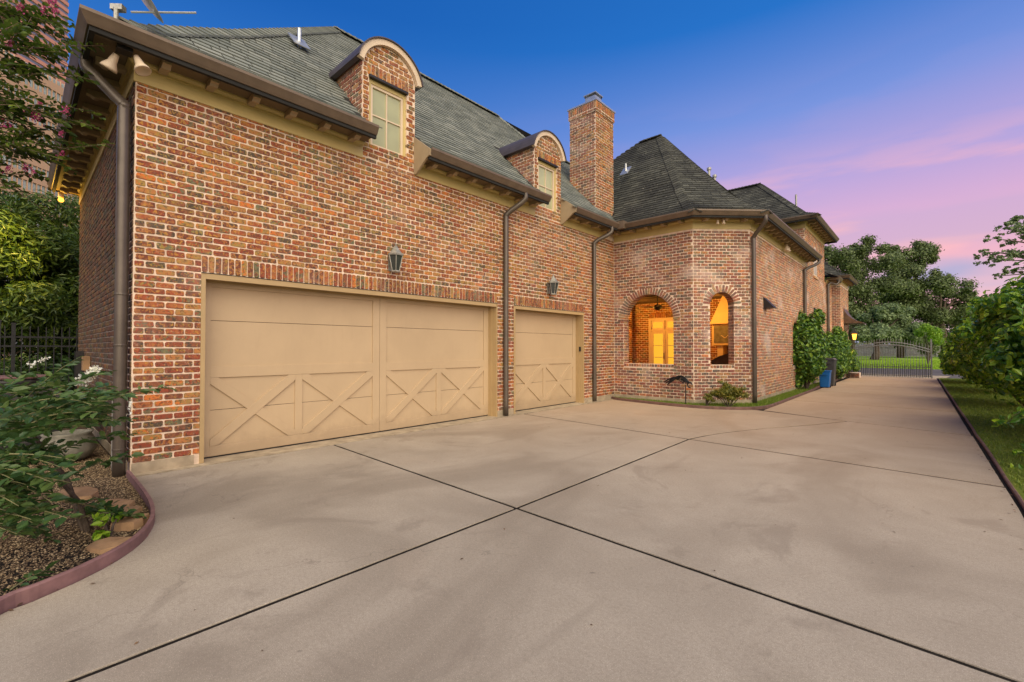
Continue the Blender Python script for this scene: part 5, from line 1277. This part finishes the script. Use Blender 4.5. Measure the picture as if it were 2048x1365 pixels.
# light green bush behind the gate and small far bushes
def bush(name, c, r, n, size, mat, lab, cat='shrub', group=None, nc=14, aspect=.5, nv=4, up=.4, stem=True, stemmat=None, shell=.6, rr=(.28,.42), low=-.6, core=0):
    e = empty(name, (c[0], c[1], 0), lab, cat, group); cl = blob_clumps(c, r, nc, rr, low)
    if core: cl += [(c[0], c[1], c[2], r[0]*core, r[1]*core, r[2]*core)]*4
    P, N = clump_pts(cl, n, shell, .09 if core else .16); leaf_cloud('foliage', P, size, mat, e, aspect, up, N, nv)
    if stem:
        m = branches((c[0], c[1], -.02), [(q[0], q[1], q[2]) for q in cl[:9]], .035 if r[2] > .8 else .012, .008, .1, .5, 6, 2); m.build('stems', stemmat or m_bark, e)
    return e
p = cam_pt(1855,672,44); bush('bright_shrub', (p[0],p[1],p[2]-.2), (1.1,1.2,1.3), 2600, .2, m_leaf_lime, 'bright lime-green shrub beyond the gate left of the tall hedge')
# gardenia shrubs beside the long wall
bush('gardenia_shrub', (-3.25,19.3,1.50), (.72,.95,1.42), 20000, .125, m_leaf_gard, 'rounded dark green gardenia covering the small arched window', 'shrub', 'gardenias along the long wall', 34, .5, 6, rr=(.2,.3), low=-1, core=.8)
bush('gardenia_shrub', (-3.25,26.0,1.25), (.75,1.5,1.20), 14000, .12, m_leaf_gard, 'wider gardenia behind the grey bin near the far brick bay', 'shrub', 'gardenias along the long wall', 34, .5, 6, rr=(.2,.3), low=-1, core=.8)
bush('gardenia_shrub', (-2.95,28.3,.8), (.5,.8,.75), 4000, .10, m_leaf_gard, 'small gardenia next to the low brick step', 'shrub', 'gardenias along the long wall', 12, .5)
bush('azalea_bush', (-3.72,12.15,.38), (.42,.30,.34), 3600, .055, m_leaf_az, 'small sparse yellow-green azalea at the chamfered corner downpipe', 'shrub', None, 26, .5, 4, shell=.3, rr=(.25,.4), low=-.4, core=.6)
bush('azalea_bush', (-4.2,11.95,.2), (.2,.14,.16), 400, .05, m_leaf_az, 'tiny azalea just left of the yellow-green one', 'shrub', None, 8, .5, 4, shell=.5, low=-.2)
# big viburnum hedge, right of the drive: individual shrubs
hs = [((2.45,8.6,1.45),(1.25,1.7,1.25),16000,.11,'viburnum nearest the camera at the right frame edge'),
      ((1.95,12.4,1.70),(1.33,2.5,1.52),56000,.125,'tallest glossy rounded viburnum in the right-hand hedge'),
      ((1.85,17.2,1.65),(1.38,2.7,1.48),38000,.125,'viburnum directly behind the tallest rounded one'),
      ((1.70,22.4,1.45),(1.32,2.8,1.35),22000,.135,'lower viburnum next to the last one of the hedge'),
      ((1.45,27.6,1.15),(1.15,2.8,1.02),15000,.14,'last and lowest viburnum of the hedge beside the gate')]
for c, r, n, s, lab in hs: bush('viburnum_shrub', c, r, n, s, m_leaf_hedge, lab, 'shrub', 'viburnum hedge right of the driveway', 70, .50, 6 if n > 13000 else 4, rr=(.15,.24), low=-.95, shell=.7, core=.86)
# loose bright shoots at the right frame edge
e = empty('viburnum_shoots', (1.9,5.9,0), 'loose bright green leafy shoots poking in at the right frame edge', 'shrub')
P = []; Nn = []
m = MB()
for (u, v, u2, v2, t) in ((2120,640,2035,655,6.2),(2130,700,2020,755,6.0),(2140,840,1990,845,6.0),(2120,890,2030,905,5.6),(2150,600,2040,618,6.4),(2120,960,2035,940,5.6),(2130,800,2025,832,5.9)):
    a = cam_pt(u, v, t); b = cam_pt(u2, v2, t); m.tube([tuple(a), tuple((a+b)/2+np.array([0,0,.03])), tuple(b)], [.008,.006,.003], 5)
    for s in np.linspace(0, 1, 20):
        q = a*(1-s)+b*s; 
        for j in range(3): P.append(q+RNG.normal(size=3)*.028)
m.tube([(1.95,5.9,0),(2.05,5.9,.7),tuple(cam_pt(2140,760,6))], [.03,.025,.012], 6); m.build('stems', m_twig, e)
leaf_cloud('foliage', np.array(P), .105, m_leaf_hedge, e, .42, .5, None, 6)
# left background shrub/tree lit by the lamp
bush('podocarpus_tree', (-16.4,-1.0,2.9), (2.2,3.3,3.0), 90000, .16, m_leaf_pod, 'large feathery evergreen behind the black fence, lit yellow by the lamp', 'tree', None, 90, .28, 4, .5, rr=(.15,.24), low=-1, shell=.6)
bush('podocarpus_tree', (-18.6,1.8,3.2), (2.2,2.4,3.2), 30000, .24, m_leaf_pod, 'darker evergreen behind the end of the house at left', 'tree', None, 30, .17, 4, .3, rr=(.2,.32), low=-1)
bush('fence_shrub', (-14.6,-.5,.7), (.5,1.8,.8), 3500, .12, m_leaf_crape2, 'low shrub growing against the black fence', 'shrub', None, 20, .4)
bush('evergreen_tree', (-19.5,-5.0,3.0), (2.5,3.2,3.0), 16000, .24, m_leaf_pod, 'dark evergreen filling the far left edge behind the lit one', 'tree', None, 30, .2, 4)
# ---- crape myrtles: sprays of leaves along twigs
def crape(e, sprays, size, leafmat, twigmat, per=26, spread=.5, solo=0, asp=.5, fl=None, flmat=None):
    m = MB(); P = []; D = []
    for a, b, sag in sprays:
        a = np.array(a, float); b = np.array(b, float); L = np.linalg.norm(b-a); pts = []
        for i in range(7):
            s = i/6; pts.append(a*(1-s)+b*s+np.array([0, 0, sag*4*s*(1-s)*L]))
        m.tube([tuple(p) for p in pts], [.0035*(1-.7*i/6)+.0012 for i in range(7)], 5)
        k = int(per*L/.5)
        for i in range(k):
            s = (i+.5)/k*.97+.03; j = min(5, int(s*6)); q = pts[j]*(1-(s*6-j))+pts[j+1]*(s*6-j); t = (pts[j+1]-pts[j]); t = t/np.linalg.norm(t)
            side = np.cross(t, [0, 0, 1]); side /= np.linalg.norm(side)+1e-9; sg = 1 if i % 2 else -1
            d = side*sg*1.0+t*.45+np.array([0, 0, RNG.normal()*.3+.1])+RNG.normal(size=3)*.22; d /= np.linalg.norm(d); P.append(q+d*size*.55); D.append(d)
    m.build('twigs', twigmat, e)['kind'] = 'stuff'
    P = np.array(P); D = np.array(D); n = len(P)
    d = (P-CAMP); dist = np.linalg.norm(d, axis=1)
    N = np.array([0, 0, 1.])+RNG.normal(size=(n, 3))*.45; N -= D*(N*D).sum(1)[:, None]; N /= np.linalg.norm(N, axis=1)[:, None]; B_ = np.cross(N, D)
    s = size*RNG.uniform(.65, 1.25, n)
    T = np.array([(-.5,0,0),(-.18,.5,.05),(.2,.42,.05),(.5,0,-.10),(.2,-.42,.05),(-.18,-.5,.05),(0.0,0,-.03)]); TF = [(0,1,6),(1,2,6),(2,3,6),(3,4,6),(4,5,6),(5,0,6)]
    order = np.argsort(dist); solo_i = set(order[:solo].tolist()); me = None; V = []; F = []; A = []; b0 = 0
    for i in range(n):
        X, Y, Z = D[i]*s[i], B_[i]*s[i]*asp, N[i]*s[i]
        if i in solo_i:
            if me is None: me = raw_mesh('leaf', T, TF, leafmat)
            o = bpy.data.objects.new('leaf', me); COL.objects.link(o); o.parent = e; q = P[i]-np.array(WL[e])
            o.matrix_basis = Matrix(((X[0],Y[0],Z[0],q[0]),(X[1],Y[1],Z[1],q[1]),(X[2],Y[2],Z[2],q[2]),(0,0,0,1)))
        else:
            V.append(T[:, :1]*X+T[:, 1:2]*Y+T[:, 2:]*Z+P[i]); F.append(np.array(TF)+b0); b0 += 7; A += [random.random()]*6
    if V:
        V = np.concatenate(V); F = np.concatenate(F); c = V.mean(0); o = link('foliage', np_mesh('foliage', V-c, F, leafmat, A), e, c); o['kind'] = 'stuff'
    if fl:
        for (c0, c1, r, k) in fl:
            c0 = np.array(c0); c1 = np.array(c1); s = RNG.random(k)[:, None]; P2 = c0*(1-s)+c1*s+RNG.normal(size=(k, 3))*r*(1.1-.6*s)
            leaf_cloud('flower_cluster', P2, .022, flmat, e, .9, .1, None, 4)
# upper-left pink crape myrtle: trunk left of frame
e = empty('pink_crape_myrtle', (-7.3,-1.6,0), 'pink-flowered crape myrtle hanging over the upper left corner', 'tree')
m = MB(); m.tube([(-7.3,-1.6,-.02),(-7.25,-1.55,1.2),(-7.35,-1.45,2.6),(-7.3,-1.3,3.6)], [.09,.075,.065,.05], 9); m.build('trunk', m_bark_grey, e, smooth=True)
sp = []; rg = random.Random(21); roots = []
br = []
tips = [(150,110,5.0),(128,60,5.0),(165,155,5.1),(100,150,5.0),(60,110,4.9),(90,40,5.0),(40,60,4.8),(150,250,5.2),(165,290,5.3),(110,230,5.0),(120,330,5.2),(70,300,5.1),(90,355,5.2),(40,330,5.0),(25,210,4.9),(60,180,4.9),(20,140,4.8),(130,35,5.1),(45,10,4.9),(80,270,5.1),(20,285,4.9),(10,30,4.8),(115,200,5.0),(30,370,5.0),(100,95,5.0),(75,70,5.0),(140,300,5.2),(55,235,5.0)]
for u, v, t in tips:
    b = cam_pt(u, v, t); h = cam_pt(-70+u*.35, v+rg.uniform(-40, 20), t-.1+rg.uniform(-.2, .2)); br.append(tuple(h))
    for j in range(5):
        a_ = h+(b-h)*rg.uniform(.0, .65)+RNG.normal(size=3)*.05; q = a_+(b-h)*rg.uniform(.3, .45)+RNG.normal(size=3)*np.array([.16,.16,.13]); sp.append((a_, q, rg.uniform(-.02, .12)))
    sp.append((h, b, .06))
m = branches((-7.3,-1.3,3.55), br, .03, .008, .1, .5, 5, 9); m.build('limbs', m_bark_grey, e)
fl = []
for u, v, t, r in ((102,12,5,.05),(82,26,5,.05),(108,28,5,.05),(18,95,4.9,.05),(165,45,5.1,.05),(128,228,5,.06),(72,240,5,.07),(8,255,4.9,.08),(75,215,5,.05),(68,238,5,.06),(120,272,5.1,.03),(100,5,5,.04),(60,350,5.1,.06),(48,342,5.1,.05),(120,312,5.2,.03),(15,345,5,.05),(40,20,4.9,.05)):
    c = cam_pt(u, v, t); fl.append((c, c+np.array([.02,.02,.06]), r*.45, 34))
crape(e, sp, .080, m_leaf_crape, m_bark_grey, 20, solo=140, fl=fl, flmat=m_pink_fl)
# lower-left white crape myrtle (nearest plant)
e = empty('white_crape_myrtle', (-5.1,.25,0), 'white-flowered crape myrtle spreading over the gravel bed at lower left', 'shrub')
for p in ([(-5.15,.42,-.02),(-5.1,.36,.25),(-4.95,.2,.55)], [(-5.2,.40,-.02),(-5.3,.3,.4),(-5.35,.1,.8)], [(-4.6,-.1,-.02),(-4.55,-.1,.3),(-4.5,-.15,.7)]): m = MB(); m.tube(p, [.022,.018,.012], 7); m.build('trunk', m_bark, e)
sp = []
def S(u0, v0, t0, u1, v1, t1, sag=.05): sp.append((cam_pt(u0, v0, t0), cam_pt(u1, v1, t1), sag))
S(60,860,3.6,338,775,4.6,.06); S(40,830,3.6,250,790,4.4,.05); S(-40,900,3.4,150,720,4.4,.06); S(-60,870,3.2,60,745,4.2,.06); S(0,840,3.6,215,745,4.6,.05); S(60,800,3.9,130,745,4.3,.04)
rg = random.Random(4)
for k in range(78):
    u = rg.uniform(-30, 175); v = rg.uniform(785, 925 if u < 95 else 845)+abs(u-60)*.05; t = rg.uniform(2.9, 4.1); an = rg.uniform(-.6, .9)
    L = rg.uniform(90, 170); S(u-L*.5, v+L*.15, t, u+L*.5, v-L*.25*math.sin(an), t+rg.uniform(-.2, .5), rg.uniform(.02, .1))
for k in range(36):
    u = rg.uniform(-20, 85); v = rg.uniform(930, 1070); t = rg.uniform(2.7, 3.4); L = rg.uniform(70, 140); S(u-L*.5, v-L*.2, t, u+L*.5, v+rg.uniform(-.1,.25)*L, t+rg.uniform(-.2, .3), .04)
S(120,960,3.4,265,910,4.0,.04); S(110,1000,3.4,250,1035,4.0,.03); S(100,860,3.6,262,840,4.3,.04); S(120,900,3.5,255,870,4.1,.04)
for k in range(8): S(150+k*8,1040-k*2,3.7,200+k*12,1000+k*5,3.9,.02)
S(20,1180,2.8,95,1140,3.0,.05); S(60,1190,2.8,105,1165,2.9,.03)
wf_ = [(cam_pt(160,768,4.4), cam_pt(192,735,4.5), .022, 260), (cam_pt(168,765,4.4), cam_pt(198,738,4.5), .018, 200), (cam_pt(60,730,4.3), cam_pt(95,715,4.3), .014, 50), (cam_pt(48,795,4.0), cam_pt(54,790,4.0), .012, 30), (cam_pt(258,830,4.2), cam_pt(262,800,4.2), .010, 30)]
crape(e, sp, .084, m_leaf_crape2, m_twig, 25, solo=155, fl=wf_, flmat=m_white_fl)
# drooping trumpet plant stem near the stones
bush('bed_seedling', (-4.85,.52,.12), (.14,.12,.12), 60, .06, m_leaf_lime, 'small bright seedling sprouting by the edging stones', 'plant', None, 5, .5, 6)
bush('bed_seedling', (-3.95,-.25,.08), (.12,.10,.1), 60, .06, m_leaf_lime, 'small bright seedling at the lower left corner of the bed', 'plant', None, 5, .5, 6)

cl = [(x, 128+RNG.uniform(-3, 3), RNG.uniform(1.5, 4), 4, 3, RNG.uniform(3.0, 4.6)) for x in np.arange(-70, 60, 3.2)]
P, N = clump_pts(cl, 26000, .5); o = leaf_cloud('distant_trees', P, .6, m_leaf_oak, None, .6, .3, N, 4); tag(o, 'dark line of distant trees behind the far board fence', 'trees')
# ================================================================== GROUND COVER
def blades(name, poly, n, h, mat, z=0, lab=None, cat=None, wid=.006, dens=None, up=1.0):
    xs = [p[0] for p in poly]; ys = [p[1] for p in poly]; P = []
    while len(P) < n:
        x = RNG.uniform(min(xs), max(xs), n); y = RNG.uniform(min(ys), max(ys), n); ins = np.zeros(n, bool)
        for i in range(len(poly)):
            x0, y0 = poly[i]; x1, y1 = poly[i-1]; c = ((y0 > y) != (y1 > y)) & (x < (x1-x0)*(y-y0)/(y1-y0+1e-12)+x0); ins ^= c
        if dens is not None: ins &= dens(x, y) > RNG.random(n)
        P += list(zip(x[ins], y[ins]))
    P = np.array(P[:n]); a = RNG.uniform(0, 2*math.pi, n); hh = h*RNG.uniform(.4, 1.2, n); ln = RNG.normal(size=(n, 2))*.55*hh[:, None]
    dx = np.cos(a)*wid; dy = np.sin(a)*wid; zz = np.full(n, z)
    V = np.stack([np.stack([P[:,0]-dx, P[:,1]-dy, zz], 1), np.stack([P[:,0]+dx, P[:,1]+dy, zz], 1), np.stack([P[:,0]+ln[:,0], P[:,1]+ln[:,1], zz+hh*up], 1)], 1).reshape(-1, 3)
    F = np.arange(n*3).reshape(n, 3); c = V.mean(0); o = link(name, np_mesh(name, V-c, F, mat, RNG.random(n)), None, c)
    tag(o, lab, cat, None, 'stuff'); return o
blades('bed_grass', bedp, 16000, .05, m_grass, .03, 'thin mossy grass filling the narrow bed by the brick corner', 'grass', .006)
blades('verge_grass', [(.72,-1),(2.2,2),(3.6,8),(3.4,14),(1.6,31),(.42,31),(.62,12),(.70,6)], 60000, .045, m_grass, .015, 'mossy grass along the right edge of the driveway', 'grass', .006)
blades('far_lawn', [(-16,46.3),(5,46.3),(12,80),(-24,80)], 70000, .12, m_lawnblade, -.06, 'bright sunlit lawn beyond the gate', 'grass', .03)
# pebbles
n = 42000
pp = []
LCp = [(p[0]-.04, p[1]+.02) for p in LC]
poly = [(-10.5,-2.2),(-3.6,-1.6)]+[(p[0]-.03, p[1]) if p[1] < .4 else (p[0], p[1]-.04) if p[0] < -5 else (p[0]-.03, p[1]-.03) for p in LC]+[(-7.0,.88),(-10.5,.9)]
poly = [(-10.5,-2.2),(-4.1,-2.2),(-3.2,-1.1)]+[(x*1.0-.03 if x > -5 else x, y+.02 if x > -4.2 else y+.03) for x, y in LC]+[(-7.0,.90),(-10.5,.90)]
x = RNG.uniform(-10.5, -3.0, n*3); y = RNG.uniform(-2.2, .92, n*3); ins = np.zeros(n*3, bool)
for i in range(len(poly)):
    x0, y0 = poly[i]; x1, y1 = poly[i-1]; ins ^= ((y0 > y) != (y1 > y)) & (x < (x1-x0)*(y-y0)/(y1-y0+1e-12)+x0)
x = x[ins]; y = y[ins]; n = len(x)
OC = np.array([(1,0,0),(0,1,0),(-1,0,0),(0,-1,0),(0,0,.7),(0,0,-.7)], float); OF = np.array([(0,1,4),(1,2,4),(2,3,4),(3,0,4)])
r = RNG.uniform(.004, .0115, n); a = RNG.uniform(0, 6.28, n); ca, sa_ = np.cos(a), np.sin(a); asx = RNG.uniform(.6, 1.0, n)
V = np.empty((n, 6, 3)); V[:, :, 0] = x[:, None]+(OC[:, 0]*ca[:, None]-OC[:, 1]*sa_[:, None]*asx[:, None])*r[:, None]; V[:, :, 1] = y[:, None]+(OC[:, 0]*sa_[:, None]+OC[:, 1]*ca[:, None]*asx[:, None])*r[:, None]; V[:, :, 2] = OC[:, 2]*r[:, None]-.012+RNG.uniform(0, .006, n)[:, None]
F = (np.arange(n)[:, None, None]*6+OF).reshape(-1, 3); V = V.reshape(-1, 3); c = V.mean(0)
o = link('gravel', np_mesh('gravel', V-c, F, m_pebble, np.repeat(RNG.random(n), 4)), None, c); tag(o, 'brown and tan pea gravel covering the bed at lower left', 'gravel', None, 'stuff')
# leaf litter on the drive
k = 130; P = np.stack([RNG.uniform(-6.6, .5, k), RNG.uniform(.3, 16, k), np.full(k, .004)], 1)
P2 = np.stack([RY := RNG.uniform(1, 25, 240), RY, np.full(240, .006)], 1); P2[:, 0] = .63-.012*(P2[:, 1]-6)-np.abs(RNG.normal(0, .05, 240))
P3 = np.array([(x_+RNG.normal()*.04, y_-abs(RNG.normal())*.05, .005) for x_, y_ in LC*3 if x_ > -6.8]); P4 = np.stack([np.full(90, -6.84)+np.abs(RNG.normal(0, .04, 90)), RNG.uniform(1, 12, 90), np.full(90, .006)], 1)
o = leaf_cloud('leaf_litter', np.concatenate([P, P2, P3, P4]), .022, m_litter, None, .5, 6, None, 4, wvar=.6); tag(o, 'scattered dry leaf bits lying on the concrete driveway', 'leaf litter')
